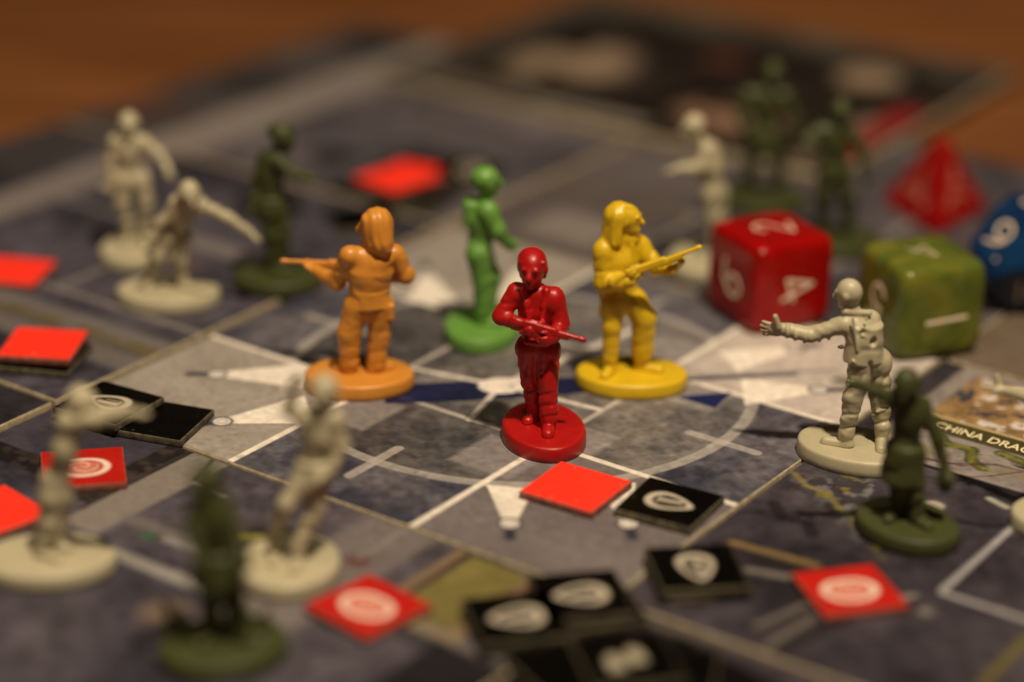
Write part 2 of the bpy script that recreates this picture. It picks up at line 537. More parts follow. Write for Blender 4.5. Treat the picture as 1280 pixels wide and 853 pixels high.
def tile_behind():
    p = street(151, n=180, c0=(.05, .045, .050), c1=(.12, .105, .105))
    p.mix(.5 * p.m(p.rect(-5, 30, -5, 60), 6), (.12, .105, .10))
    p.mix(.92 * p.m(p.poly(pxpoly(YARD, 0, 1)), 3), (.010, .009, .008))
    p.mix(.8 * p.m(p.rect(2, 60, 30, 32.5), 2), (.13, .09, .06))
    p.mix(.8 * p.m(p.rect(34, 58, 20, 34), 5), (.05, .045, .05))
    p.mix(.7 * p.m(p.rect(10, 26, 6, 20), 4), (.25, .22, .20))
    grid_lines(p, ka=((33, -5, 33), (66, -5, 60)), kb=((33, 30, 105),), w=1.6, rgb=(.27, .25, .24), k=.6)
    return p


tile(0, 1, tile_behind(), 'grey street map tile behind the helicopter pad, under the red die', db=.5, rot=.003)


def tile_right():
    p = street(181, n=330, c0=(.024, .021, .025), c1=(.072, .062, .068))
    A, B = p.a, p.b
    # the restaurant lot: pale floor, brown rubble roof and a sign band
    p.mix(.95 * p.m(p.rect(4, 110, 62, 110), .8), (.27, .24, .225))
    p.mix(.6 * p.m(p.rect(4, 110, 62, 110)) * p.wear(2.5, 33, .5), (.16, .14, .14))
    p.mix(p.m(p.rect(8.2, 110, 73.6, 79.0), .4), (.06, .052, .02))
    p.mix(p.m(p.rect(8.0, 110, 78.6, 79.3), .3), (.55, .43, .20))
    rub = fbm(A, B, 5, 44, 5); f2 = fbm(A, B, 3.0, 47, 4)
    mk = p.m(p.rect(7, 110, 79.3, 97), 1.0)
    cr = np.array((.11, .065, .03)) * (1 - rub[..., None]) + np.array((.42, .27, .12)) * rub[..., None]
    cr = np.where((f2 > .62)[..., None], np.array((.55, .50, .47)), cr)
    cr = np.where((f2 < .36)[..., None], np.array((.05, .045, .06)), cr)
    p.c = p.c * (1 - mk[..., None]) + mk[..., None] * cr * (.55 + .9 * fbm(A, B, 1.2, 49, 3))[..., None]
    # green dragon figure and blood streaks under the sign
    for pts in (((12, 72.5), (14, 70.5), (18, 71), (19.5, 67.5), (22, 66)), ((22, 72.5), (27, 71.5), (31, 71.5), (33, 68), (36, 66)), ((40, 72), (45, 69), (52, 70.5), (60, 68))):
        crack(p, pts, 2.0, (.03, .035, .012), .95)
        crack(p, pts, 1.2, (.12, .125, .028), .9)
    p.mix(.7 * p.m(p.rect(10, 110, 65, 73)) * p.wear(1.4, 131, .60, .05), (.20, .19, .06))
    p.mix(.85 * p.m(p.rect(19, 34, 69.5, 73)) * p.wear(3, 71, .45), (.02, .02, .01))
    for pts in (((14, 64), (19, 65), (23, 68.5), (29, 69)), ((20, 60.5), (24, 64.5), (27, 68.5)), ((29, 61), (33, 64.5), (37, 66)), ((12, 63.5), (17, 64.3), (22, 68))):
        crack(p, pts, .45, (.085, .022, .018), .7)
    p.mix(p.m(p.rect(4, 110, 61.2, 62.2), .4), (.02, .018, .02))
    p.mix(.9 * p.m(p.disc(33, 94, 3), 1.5), (.02, .10, .08))
    # tarry patch with yellow paint flecks by the pad
    patch = p.m(p.poly(((2, 46), (22, 33), (29, 40), (11, 54))), 5)
    p.mix(.6 * patch, (.022, .020, .026))
    p.mix(.85 * patch * p.wear(1.5, 88, .60, .06), (.17, .16, .17))
    p.mix(.85 * patch * p.wear(1.9, 93, .66, .05), (.21, .18, .03))
    crack(p, ((.5, 47.5), (4, 45), (8, 44.5), (11, 41.5), (15, 39.5)), .9, (.20, .17, .04), .75)
    crack(p, ((3, 37), (6, 34), (10, 34.5), (12, 32)), 2.0, (.014, .012, .014), .8)
    # fallen pipe, pale bones and dark wires near the tokens
    strips(p, 1, 0)
    crack(p, ((24, 19), (28, 21), (31, 25)), 1.1, (.26, .24, .22), .8)
    p.mix(.8 * p.m(p.disc(34, 22, 1.1), .8), (.20, .18, .165))
    crack(p, ((22, 45), (25, 48), (30, 49), (34, 53)), 1.3, (.015, .013, .015), .85)
    p.mix(.95 * p.m(p.disc(21.5, 50.5, 1.5), .7), (.42, .38, .33))
    p.mix(.9 * p.m(p.seg((27, 57.5), (30, 56.5), 1.1), .6), (.40, .40, .33))
    grid_lines(p, ka=((33.3, 28.5, 62),), kb=((28.0, 33, 105),), w=1.05, rgb=(.34, .33, .34), k=.9)
    return p


tr = tile(1, 0, tile_right(), 'map tile printed with a restaurant and its sign, right of the helicopter pad tile', da=.15)


def text_mesh(body, size, name, mat, parent, extrude=0.03):
    cu = bpy.data.curves.new(name, 'FONT')
    cu.body = body
    cu.size = size * MM
    cu.align_x = 'CENTER'; cu.align_y = 'CENTER'
    cu.extrude = extrude * MM
    cu.offset = size * 0.012 * MM
    o = bpy.data.objects.new(name, cu)
    col.objects.link(o)
    dg = bpy.context.evaluated_depsgraph_get()
    me = bpy.data.meshes.new_from_object(o.evaluated_get(dg))
    bpy.data.objects.remove(o)
    bpy.data.curves.remove(cu)
    me.materials.clear(); me.materials.append(mat)
    r = bpy.data.objects.new(name, me)
    col.objects.link(r)
    if parent: r.parent = parent
    return r


tx = text_mesh('CHINA DRAGON', 3.6, 'sign_lettering', M['lett'], tr, .012)
tx.scale = (.72, .82, 1)
tx.location = ((9.4 + 10.7 - 50) * MM, (76.2 - 50) * MM, .03 * MM)


def tile_right_back():
    p = street(191, n=140, c0=(.06, .055, .062), c1=(.15, .135, .14))
    p.mix(.8 * p.m(p.rect(-5, 20, -5, 30), 4), (.16, .12, .08))
    grid_lines(p, ka=((33, -5, 105),), kb=((33, -5, 105), (66, -5, 105)), w=1.6, rgb=(.28, .26, .27), k=.6)
    return p


tile(1, 1, tile_right_back(), 'grey street map tile under the green and blue dice', da=.6, db=.6)


def tile_front():
    p = street(211, n=300, c0=(.036, .033, .042), c1=(.105, .092, .100))
    A, B = p.a, p.b                      # a 0..100 along the pad edge, b 100 at the pad edge
    # the house at the near corner: slate roof with dark walls
    p.mix(.95 * p.m(p.poly(((-4, 104), (22.5, 104), (22.5, 84), (-4, 84))), .6), (.040, .036, .052))
    p.mix(.5 * p.m(p.rect(-4, 22, 84, 104)) * p.wear(6, 21, .45), (.075, .066, .085))
    p.mix(.97 * p.m(p.rect(22.5, 26.5, 78, 104), .5), (.016, .013, .014))
    p.mix(.6 * p.m(p.rect(22.5, 26.5, 78, 104)) * p.wear(2.2, 24, .52), (.07, .05, .045))
    p.mix(.97 * p.m(p.rect(-4, 26, 80, 84.5), .5), (.014, .011, .012))
    p.mix(.5 * p.m(p.rect(-4, 26, 80, 84.5)) * p.wear(2.2, 25, .5), (.06, .045, .04))
    p.mix(.9 * p.m(p.rect(27.2, 34.0, 72, 99.2), .5), (.22, .195, .175))
    p.mix(.9 * p.m(p.rect(26.6, 27.3, 76, 104), .3), (.02, .018, .018))
    p.mix(.95 * p.m(p.seg((31.0, 99.0), (33.6, 91.8), .8), .4), (.03, .028, .028))
    p.mix(.9 * p.m(p.seg((33.6, 91.8), (40, 91.5), .8), .4), (.33, .30, .27))
    p.mix(.8 * p.m(p.rect(-4, 104, 77.0, 79.5), 1) * p.m(34 - A, 3), (.15, .135, .13))
    p.mix(.85 * p.m(p.rect(42, 75, 76.0, 77.6), .8), (.24, .235, .225))
    p.mix(.85 * p.m(p.rect(38, 70, 68.5, 70.9), .8), (.30, .29, .27))
    p.mix(.8 * p.m(p.disc(40, 76, 1.3), 1), (.05, .11, .06))
    p.mix(.6 * p.m(p.disc(56, 62, 3.2), 3), (.20, .14, .09))
    p.mix(.8 * p.m(p.seg((57, 58), (60, 52), 1.6), 1.5), (.02, .018, .02))
    p.mix(.9 * p.m(p.seg((47, 82), (55, 86.5), 1.5), .8), (.26, .24, .03))
    p.mix(.9 * p.m(p.seg((50, 86), (56, 90), 1.6), 1.0), (.02, .018, .012))
    # lawn square framed by pale paths
    p.mix(.9 * p.m(p.rect(60, 72, 60, 104), 2), (.16, .14, .14))
    p.mix(.95 * p.m(p.rect(78.4, 87.8, 81, 98.4), .7), (.150, .130, .040))
    p.mix(.5 * p.m(p.rect(78.4, 87.8, 81, 98.4)) * p.wear(5, 55, .5), (.22, .19, .07))
    p.mix(.9 * p.m(p.rect(75.6, 77.4, 74, 99), .5), (.20, .14, .085))
    p.mix(.9 * p.m(p.rect(77.4, 78.3, 76, 98.5), .4), (.025, .017, .012))
    p.mix(.9 * p.m(p.rect(88.0, 90.2, 78, 99), .6), (.20, .13, .07))
    p.mix(.9 * p.m(p.rect(76, 90, 78.0, 80.6), .6), (.20, .165, .105))
    p.mix(.8 * p.m(p.rect(76, 90, 75.0, 77.8), .8), (.025, .025, .03))
    p.mix(.8 * p.m(p.disc(67, 88, 1.6), 1), (.11, .02, .015))
    p.mix(.85 * p.m(p.rect(88, 110, 40, 77.5), 1), (.008, .007, .007))
    grid_lines(p, ka=((66.6, 88, 104),), w=1.1, rgb=(.2, .18, .17), k=.8)
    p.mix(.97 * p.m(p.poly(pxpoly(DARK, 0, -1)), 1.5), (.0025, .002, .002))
    return p


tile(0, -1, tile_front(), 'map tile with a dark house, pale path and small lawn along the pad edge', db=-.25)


def tile_front_right():
    p = street(231, n=170, c0=(.024, .020, .023), c1=(.070, .058, .062))
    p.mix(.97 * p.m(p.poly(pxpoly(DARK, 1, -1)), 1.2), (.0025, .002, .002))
    strips(p, 1, -1)
    return p


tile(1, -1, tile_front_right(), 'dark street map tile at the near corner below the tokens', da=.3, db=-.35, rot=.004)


def tile_left_corner():
    p = street(241, n=120, c0=(.012, .011, .013), c1=(.04, .036, .04))
    p.mix(.95 * p.m(p.poly(((80, 84), (88, 92), (91, 88), (83, 80))), .6), (.42, .38, .34))
    return p


tile(-1, -1, tile_left_corner(), 'almost black map tile corner beside the stacked black tokens', da=-1.2, db=-.6)

# ------------------------------------------------------------------ dark booklet across the far tiles
bk_c = uv2w(-12, 210)
bk = empty('booklet', (bk_c[0], bk_c[1], 0.02), YAW + .02)
tag(bk, 'dark illustrated booklet lying across the far edge of the map tiles', 'booklet')
BW, BD = 112.0, 92.0
bevel_box('pages', BW, BD, 0, 2.3, .3, M['core'], bk)
p = Paint(BW - .6, BD - .6, 150)
p.base((.006, .005, .005), (.030, .022, .018), 9, 301, 3.0)
p.mix(.75 * p.m(p.rect(-5, 120, 78, 100), 6) * (.4 + .8 * p.wear(9, 310, .35, .3)), (.10, .09, .07))
p.mix(.7 * p.m(p.rect(-5, 10, -5, 100), 5), (.07, .062, .052))
p.mix(.85 * p.m(np.hypot((p.a - 30) / 13, (p.b - 34) / 17) * 10 - 10, 6) * p.wear(11, 320, .38, .12), (.30, .22, .16))
p.mix(.85 * p.m(np.hypot((p.a - 77) / 11, (p.b - 21) / 10) * 10 - 10, 6) * p.wear(9, 322, .36, .12), (.30, .18, .12))
p.mix(.85 * p.m(np.hypot((p.a - 88) / 7, (p.b - 66) / 8) * 10 - 10, 5), (.34, .25, .17))
p.mix(.8 * p.m(p.disc(56, 58, 5), 6), (.10, .03, .02))
p.mix(.8 * p.m(p.rect(38, 66, 3, 8), 3), (.27, .24, .20))
p.mix(.7 * p.m(p.rect(8, 38, 3, 10), 4), (.15, .13, .11))
p.mix(.85 * p.m(p.rect(103, 110, 10, 50), 3), (.26, .016, .016))
p.mix(.85 * p.m(p.rect(100, 104, 4, 40), 3), (.22, .16, .13))
p.sheet('cover', M['ink'], bk, 2.36)

# ------------------------------------------------------------------ tokens
TS = 11.9


def bullet_sd(x, y, s=1.0):
    x = x / s; y = y / s
    body = np.maximum(np.abs(x) - 2.0, np.abs(y + 1.3) - 2.3)
    tip = np.hypot(x * 1.0, (y - .6) * .62) - 2.0
    tip = np.where(y < .6, 9, tip)
    return np.minimum(body, tip) * s


def token_art(kind, n, seed):
    q = Paint(TS - .35, TS - .35, n, seed)
    c = (TS - .35) / 2
    x, y = q.a - c, q.b - c
    if kind == 'plain':
        q.c[:] = (.98, .040, .020)
        q.c *= (.94 + .10 * fbm(q.a, q.b, 3, seed))[..., None]
        q.mix(.4 * q.wear(.9, seed + 5, .78, .05) * q.m(3.9 - np.maximum(np.abs(x), np.abs(y)), .6), (.8, .5, .4))
    elif kind == 'heart':
        q.c[:] = (.42, .014, .009)
        q.c *= (.88 + .24 * fbm(q.a, q.b, 3, seed))[..., None]
        th = np.arctan2(y, x)
        rr_ = np.hypot(x, y) / (1 + .10 * np.cos(th * 2) - .13 * np.abs(np.sin(th * .5 + .785)) ** 6)
        q.mix(.75 * q.m(rr_ - 3.2, .5), (.60, .22, .16))
        q.mix(.95 * q.m(np.abs(rr_ - 3.15) - .45, .4), (.78, .64, .54))
        q.mix(.8 * q.m(np.abs(rr_ - 2.35) - .22, .3), (.40, .03, .02))
        sw = np.hypot(x, y - .2); an = np.arctan2(y - .2, x)
        q.mix(.6 * q.m(np.abs(((sw - an * .35) % 1.5) - .75) - .22, .3) * q.m(sw - 2.2, .4), (.74, .56, .46))
    else:
        q.c[:] = (.0022, .0019, .0015)
        q.c *= (.8 + .4 * fbm(q.a, q.b, 3, seed))[..., None]
        if kind == 'bullet':
            w_ = 2.0 + .22 * y
            d = np.hypot(x / np.clip(w_, .8, 3) * 2.0, y * .66) - 2.05
            q.mix(.95 * q.m(np.abs(d) - .36, .25), (.50, .45, .36))
            q.mix(.9 * q.m(np.maximum(np.abs(x - .35 + .12 * y) - .45, np.abs(y + .1) - 1.7), .25), (.46, .41, .34))
            q.mix(.85 * q.m(np.maximum(np.abs(x + .75) - .22, np.abs(y - .2) - 1.2), .25), (.16, .13, .10))
            q.mix(.9 * q.m(np.maximum(np.abs(x) - 1.0, np.abs(y - 1.75) - .2), .2), (.36, .32, .26))
        elif kind == 'shells':
            for bx, by in ((-1.7, -.6), (1.2, .5)):
                d = bullet_sd(x - bx, y - by, .42)
                q.mix(.95 * q.m(d - .2, .5), (.38, .34, .25))
        q.mix(.5 * q.wear(.7, seed + 3, .80, .04) * q.m(4.6 - np.maximum(np.abs(x), np.abs(y)), .8), (.25, .22, .16))
    return q


def token(kind, ctr, rot, label, z=0.0, n=64, seed=1, tilt=None, px=True, thick=1.15, group=None):
    p = G(ctr[0], ctr[1], z + thick) if px else np.array([ctr[0], ctr[1], 0])
    t = empty('token', (p[0], p[1], z + .02), rot)
    if tilt: t.rotation_euler = (tilt[0], tilt[1], rot)
    cat = 'token'
    tag(t, label, cat, group or {'plain': 'plain red tokens', 'heart': 'red heart tokens'}.get(kind, 'black ammunition tokens'))
    bevel_box('card_core', TS, TS, 0, thick, .16, M['rcore'] if kind in ('plain', 'heart') else M['tcore'], t)
    token_art(kind, n, seed).sheet('printed_face', M['gloss'], t, thick + .02)
    return t


def ang(p, q, z=1.5):
    a, b = G(p[0], p[1], z), G(q[0], q[1], z)
    return math.atan2(b[1] - a[1], b[0] - a[0])


token('plain', (720, 608), ang((650, 618), (734, 643)), 'plain bright red square token in front of the red gunman', n=90, seed=3)
token('bullet', (837, 628), ang((768, 638), (858, 662)) + math.pi / 2, 'black bullet token touching the plain red token by the red gunman', n=120, seed=4)
# two-high stack by the pad corner
token('blank', (202, 524), ang((130, 533), (200, 549)) + .1, 'blank black token under the bullet token at the pad corner', n=48, seed=5)
token('bullet', (136, 503), ang((62, 512), (135, 533), 3) - math.pi / 2 + .0, 'black bullet token stacked on the blank black token', z=1.2, n=100, seed=6)
# left edge
token('blank', (56, 444), ang((0, 462), (86, 470)) , 'black token under the plain red token by the left map tiles', n=40, seed=7)
token('plain', (54, 429), ang((0, 444), (85, 449), 3), 'plain red token lying on a black token', z=1.2, n=48, seed=8)
token('plain', (16, 338), ang((-40, 352), (45, 360)), 'plain red token on the street tile behind the stacked pair', n=40, seed=9)
token('heart', (104, 584), ang((55, 612), (158, 605)) , 'dark red heart token on the printed house roof', n=64, seed=10)
token('plain', (-10, 640), ang((-50, 680), (46, 645)), 'plain red token on the house beside the heart token', n=40, seed=11)
# foreground
token('heart', (460, 757), ang((383, 757), (460, 797)), 'red heart token lying beside the printed lawn', n=56, seed=12)
token('heart', (1062, 737), ang((1025, 770), (1130, 757)), 'red heart token in front of the dark green zombie swinging its arm', n=56, seed=13)
token('blank', (651, 779), ang((598, 812), (708, 798)) - .1, 'lower black token beneath the bullet token next to the lawn', n=40, seed=14)
token('bullet', (646, 771), ang((598, 806), (708, 794), 2.4) - math.pi / 2, 'black bullet token on top of its stack next to the lawn', z=1.2, n=64, seed=15)
token('blank', (738, 754), ang((690, 776), (790, 768)) + .12, 'lower black token of the pair beside the lawn stack', n=40, seed=16)
token('bullet', (726, 743), ang((690, 776), (790, 768), 2.4) - math.pi / 2, 'black bullet token on top of its stack in the gap between lawn and tokens', z=1.2, n=64, seed=17)
token('blank', (874, 718), ang((828, 748), (935, 742)) + .08, 'lower black token under the bullet token by the fallen pipe', n=40, seed=18)
token('bullet', (871, 709), ang((828, 742), (930, 737), 2.4), 'black bullet token on a black token by the fallen pipe', z=1.2, n=64, seed=19)
token('blank', (835, 842), -.15, 'blank black token peeking out from under the shells token', n=40, seed=27)
token('blank', (712, 836), .5, 'blank black token on the dark corner beside the shells token', n=40, seed=28)
token('shells', (784, 824), .25, 'black token printed with small shells on top of the near pile', z=1.2, n=56, seed=20)
# far cluster
token('blank', (452, 272), .35, 'black token lying in front of the far plain red token', n=32, seed=21)
token('blank', (505, 243), YAW + .95, 'black token under the far plain red token', n=32, seed=22)
token('plain', (494, 223), ang((437, 232), (500, 255), 2.4), 'far plain red token on a black token behind the orange gunman', z=1.2, n=40, seed=23)
token('plain', (517, 217), ang((437, 232), (500, 255), 2.4) + .35, 'plain red token pushed under the edge of the far red one', z=0, n=40, seed=26)
token('bullet', (588, 213), YAW + .3, 'black bullet token behind the green figure\'s head', n=40, seed=24)


# ------------------------------------------------------------------ dice
def surface_nets(d, org, h):
    ins = d < 0
    nx, ny, nz = d.shape
    c = np.zeros((nx - 1, ny - 1, nz - 1), dtype=np.int8)
    for i in (0, 1):
        for j in (0, 1):
            for k in (0, 1):
                c += ins[i:nx - 1 + i, j:ny - 1 + j, k:nz - 1 + k]
    act = (c > 0) & (c < 8)
    I = np.argwhere(act)
    idx = np.full(act.shape, -1, dtype=np.int64)
    idx[act] = np.arange(len(I))
    acc = np.zeros((len(I), 3)); cnt = np.zeros(len(I))
    cor = [np.array((i, j, k)) for i in (0, 1) for j in (0, 1) for k in (0, 1)]
    vals = {tuple(q): d[I[:, 0] + q[0], I[:, 1] + q[1], I[:, 2] + q[2]] for q in cor}
    for q in cor:
        for ax in range(3):
            if q[ax] == 0:
                r = q.copy(); r[ax] = 1
                v0 = vals[tuple(q)]; v1 = vals[tuple(r)]
                m = (v0 < 0) != (v1 < 0)
                t = np.where(m, v0 / np.where(m, v0 - v1, 1), 0)
                pt = q[None, :] + 0.0
                pt = np.repeat(pt, len(I), 0)
                pt[:, ax] = t
                acc[m] += pt[m]; cnt[m] += 1
    V = (I + acc / cnt[:, None]) * h + org
    quads = []
    for ax in range(3):
        o1, o2 = [(1, 2), (2, 0), (0, 1)][ax]
        sl0 = [slice(None)] * 3; sl1 = [slice(None)] * 3
        sl0[ax] = slice(0, -1); sl1[ax] = slice(1, None)
        a = ins[tuple(sl0)]; b = ins[tuple(sl1)]
        E_ = np.argwhere(a != b)
        ok = (E_[:, o1] > 0) & (E_[:, o2] > 0) & (E_[:, o1] < d.shape[o1] - 1) & (E_[:, o2] < d.shape[o2] - 1)
        E_ = E_[ok]
        flip = a[E_[:, 0], E_[:, 1], E_[:, 2]]
        def g(s1, s2):
            q = E_.copy(); q[:, o1] += s1; q[:, o2] += s2
            return idx[q[:, 0], q[:, 1], q[:, 2]]
        Q = np.stack([g(-1, -1), g(0, -1), g(0, 0), g(-1, 0)], 1)
        Q[~flip] = Q[~flip][:, ::-1]
        quads.append(Q)
    Q = np.concatenate(quads)
    Q = Q[(Q >= 0).all(1)]
    return V, Q


# ------------------------------------------------------------------ sculpting engine (signed distances -> mesh)
def nrm(v):
    v = np.asarray(v, float)
    return v / (np.linalg.norm(v) + 1e-9)


class Sculpt:
    def __init__(s, h=.22):
        s.P = []; s.h = h

    def cap(s, a, b, ra, rb, k=.5, n=None, fl=1.0, wr=0.0, wf=3.0, ph=0.0, cut=None, sub=False, st=0.0):
        a = np.asarray(a, float); b = np.asarray(b, float)
        if np.linalg.norm(a - b) < 1e-4: b = b + (0, 0, 1e-3)
        r = max(ra, rb) + abs(wr)
        lo = np.minimum(a, b) - r; hi = np.maximum(a, b) + r
        def f(X):
            d = b - a; L = np.linalg.norm(d); e = d / L
            q = X - a
            t = np.clip(q @ e, 0, L)
            off = q - t[..., None] * e
            if n is not None:
                c = off @ n
                off = off + ((fl - 1) * c)[..., None] * n
            dd = np.sqrt((off ** 2).sum(-1)) - (ra + (rb - ra) * t / L)
            if fl > 1 and n is not None: dd = dd * .8
            if wr:
                x_, y_, z_ = X[..., 0], X[..., 1], X[..., 2]
                w1 = np.sin(.55 * wf * t + 1.1 * x_ - .8 * y_ + 2.2 * np.sin(.55 * x_ + .45 * z_ + ph) + ph)
                w2 = np.sin(.8 * wf * t - 1.5 * x_ + .6 * y_ + 1.8 * np.sin(.8 * y_ - .37 * z_ + 2 * ph) + 1.7 * ph)
                gr = np.abs(np.cos(.5 * (.8 * wf * t + 1.6 * x_ - 1.1 * y_ + 2.4 * np.sin(.6 * x_ + .5 * z_ + 3 * ph)))) ** 8
                dd = dd + wr * (.5 * w1 + .35 * w1 * w2 + 1.1 * gr) * np.clip(t / L * 5, 0.2, 1)
            if st:
                sv = nrm(np.cross(e, (0.3, 1, 0.1)))
                dd = dd + st * np.sin(5.2 * (X @ sv) + 1.2 * np.sin(.8 * X[..., 2] + ph) + 2.6 * X[..., 1])
            if cut:
                for c0, cn in cut: dd = np.maximum(dd, (X - np.asarray(c0)) @ np.asarray(cn))
            return dd
        s.P.append((f, lo, hi, k, sub))

    def ell(s, c, r, ax=None, k=.4, sub=False):
        c = np.asarray(c, float); r = np.asarray(r, float)
        ax = np.eye(3) if ax is None else np.asarray(ax, float)     # rows = axes
        R_ = r.max()
        def f(X):
            q = ((X - c) @ ax.T) / r
            k0 = np.sqrt((q ** 2).sum(-1)) + 1e-9
            k1 = np.sqrt(((q / r) ** 2).sum(-1)) + 1e-9
            return k0 * (k0 - 1) / k1
        s.P.append((f, c - R_, c + R_, k, sub))

    def box(s, c, hs, ax, rnd=.15, k=.1, sub=False):
        c = np.asarray(c, float); hs = np.asarray(hs, float); ax = np.asarray(ax, float)
        R_ = np.linalg.norm(hs)
        def f(X):
            q = np.abs((X - c) @ ax.T) - (hs - rnd)
            return np.sqrt((np.maximum(q, 0) ** 2).sum(-1)) + np.minimum(q.max(-1), 0) - rnd
        s.P.append((f, c - R_, c + R_, k, sub))

    def build(s, name, mat, parent, zmin=None):
        h = s.h
        lo = np.min([p[1] for p in s.P if not p[4]], 0) - 3 * h
        hi = np.max([p[2] for p in s.P if not p[4]], 0) + 3 * h
        if zmin is not None: lo[2] = max(lo[2], zmin - 2 * h)
        n = np.ceil((hi - lo) / h).astype(int) + 1
        D = np.full(n, 3.0)
        ax = [lo[i] + h * np.arange(n[i]) for i in range(3)]
        for f, a, b, k, sub in s.P:
            mg = k + 2.5 * h
            i0 = np.maximum(np.floor((a - mg - lo) / h).astype(int), 0)
            i1 = np.minimum(np.ceil((b + mg - lo) / h).astype(int) + 1, n)
            if (i1 <= i0).any(): continue
            X = np.stack(np.meshgrid(*[ax[i][i0[i]:i1[i]] for i in range(3)], indexing='ij'), -1)
            dd = f(X)
            sl = tuple(slice(i0[i], i1[i]) for i in range(3))
            cur = D[sl]
            if sub:
                hh = np.clip(.5 - .5 * (cur + dd) / max(k, 1e-3), 0, 1)
                D[sl] = cur * (1 - hh) - dd * hh + k * hh * (1 - hh)
            else:
                hh = np.clip(.5 + .5 * (cur - dd) / max(k, 1e-3), 0, 1)
                D[sl] = cur * (1 - hh) + dd * hh - k * hh * (1 - hh)
        if zmin is not None:
            Z = ax[2][None, None, :]
            D = np.maximum(D, zmin - Z)
        V, Q = surface_nets(D, lo, h)
        return mesh_obj(name, V, Q, mat, parent)


def solid_die(name, label, group, pos, rot, normals, inr, rnd, mat, h=.3, cut=0.0):
    t = empty(name, (pos[0], pos[1], 0.02), 0)
    tag(t, label, 'die', group)
    Rm = np.array(rot)
    Nn = (Rm @ np.array(normals).T).T
    ext = inr * (3.2 if len(normals) == 4 else 1.85 if len(normals) == 6 else 1.4)
    z0 = -inr - 1
    g = np.arange(-ext, ext + h, h)
    X, Y, Z = np.meshgrid(g, g, g, indexing='ij')
    acc = np.zeros_like(X); kk = 1.6 / rnd
    mx = np.full_like(X, -1e9)
    for n in Nn:
        mx = np.maximum(mx, X * n[0] + Y * n[1] + Z * n[2] - inr)
    for n in Nn:
        acc += np.exp(np.clip(kk * (X * n[0] + Y * n[1] + Z * n[2] - inr - mx), -40, 0))
    d = mx + np.log(acc) / kk
    if cut: d = np.maximum(d, np.sqrt(X * X + Y * Y + Z * Z) - cut)
    V, Q = surface_nets(d, np.array([g[0]] * 3), h)
    V[:, 2] += inr
    mesh_obj('die_body', V, Q, mat, t)
    return t, Nn


def arc(cx, cy, rx, ry, a0, a1, n=14):
    return [(cx + rx * math.cos(math.radians(a0 + (a1 - a0) * k / n)), cy + ry * math.sin(math.radians(a0 + (a1 - a0) * k / n))) for k in range(n + 1)]


GLYPH = {'0': [arc(0, 0, .27, .5, 0, 360, 24)], '1': [[(0, -.5), (0, .5)]],
         '2': [arc(0, .22, .27, .27, 170, -30) + [(-.3, -.5), (.32, -.5)]],
         '3': [arc(0, .24, .25, .25, 160, -80) + arc(0, -.22, .29, .28, 80, -160)],
         '4': [[(.16, -.5), (.16, .5), (-.32, -.2), (.34, -.2)]],
         '5': [[(.27, .5), (-.2, .5), (-.24, .05)] + arc(0, -.18, .29, .31, 130, -150)],
         '6': [[(.16, .5)] + arc(.12, -.1, .4, .5, 115, 180, 8) + arc(0, -.2, .28, .29, 160, 520, 24)],
         '7': [[(-.28, .5), (.3, .5), (-.05, -.5)]],
         '8': [arc(0, .25, .23, .24, 0, 360, 20), arc(0, -.24, .29, .27, 0, 360, 20)],
         '9': [[(-.16, -.5)] + arc(-.12, .1, .4, .5, -65, 0, 8) + arc(0, .2, .28, .29, -20, 340, 24)], '.': [[(0, -.5), (0, -.49)]]}
_nm = {}


def numeral_mesh(s, size, mat):
    key = (s, size, mat.name)
    if key not in _nm:
        S = Sculpt(size * .026)
        w = size * .096
        n = len(s)
        for q, ch in enumerate(s):
            ox = (q - (n - 1) / 2) * (.62 if s != '10' else .6)
            for pl in GLYPH[ch]:
                for a, b in zip(pl[:-1], pl[1:]):
                    S.cap((size * (a[0] + ox), size * a[1], -w * .55), (size * (b[0] + ox), size * b[1], -w * .55), w, w, .02)
        o = S.build('numeral', mat, None)
        _nm[key] = o.data
        bpy.data.objects.remove(o)
    return _nm[key]


def numeral(die, s, normal, inr, size, turn, mat, shift=(0, 0), lift=-.12, name='numeral'):
    n = Vector(normal).normalized()
    up = Vector((0, 0, 1))
    if abs(n.z) > .95: up = Vector((0, 1, 0))
    r = up.cross(n).normalized()
    u = n.cross(r)
    o = bpy.data.objects.new(name, numeral_mesh(s, size, mat))
    col.objects.link(o)
    o.parent = die
    c, s_ = math.cos(turn), math.sin(turn)
    rr = r * c + u * s_; uu = -r * s_ + u * c
    pos = n * (inr + lift) + r * shift[0] + u * shift[1] + Vector((0, 0, inr))
    o.matrix_local = Matrix(((rr.x, uu.x, n.x, pos.x * MM), (rr.y, uu.y, n.y, pos.y * MM), (rr.z, uu.z, n.z, pos.z * MM), (0, 0, 0, 1)))
    return o


def rotz(a):
    return np.array([[math.cos(a), -math.sin(a), 0], [math.sin(a), math.cos(a), 0], [0, 0, 1]])


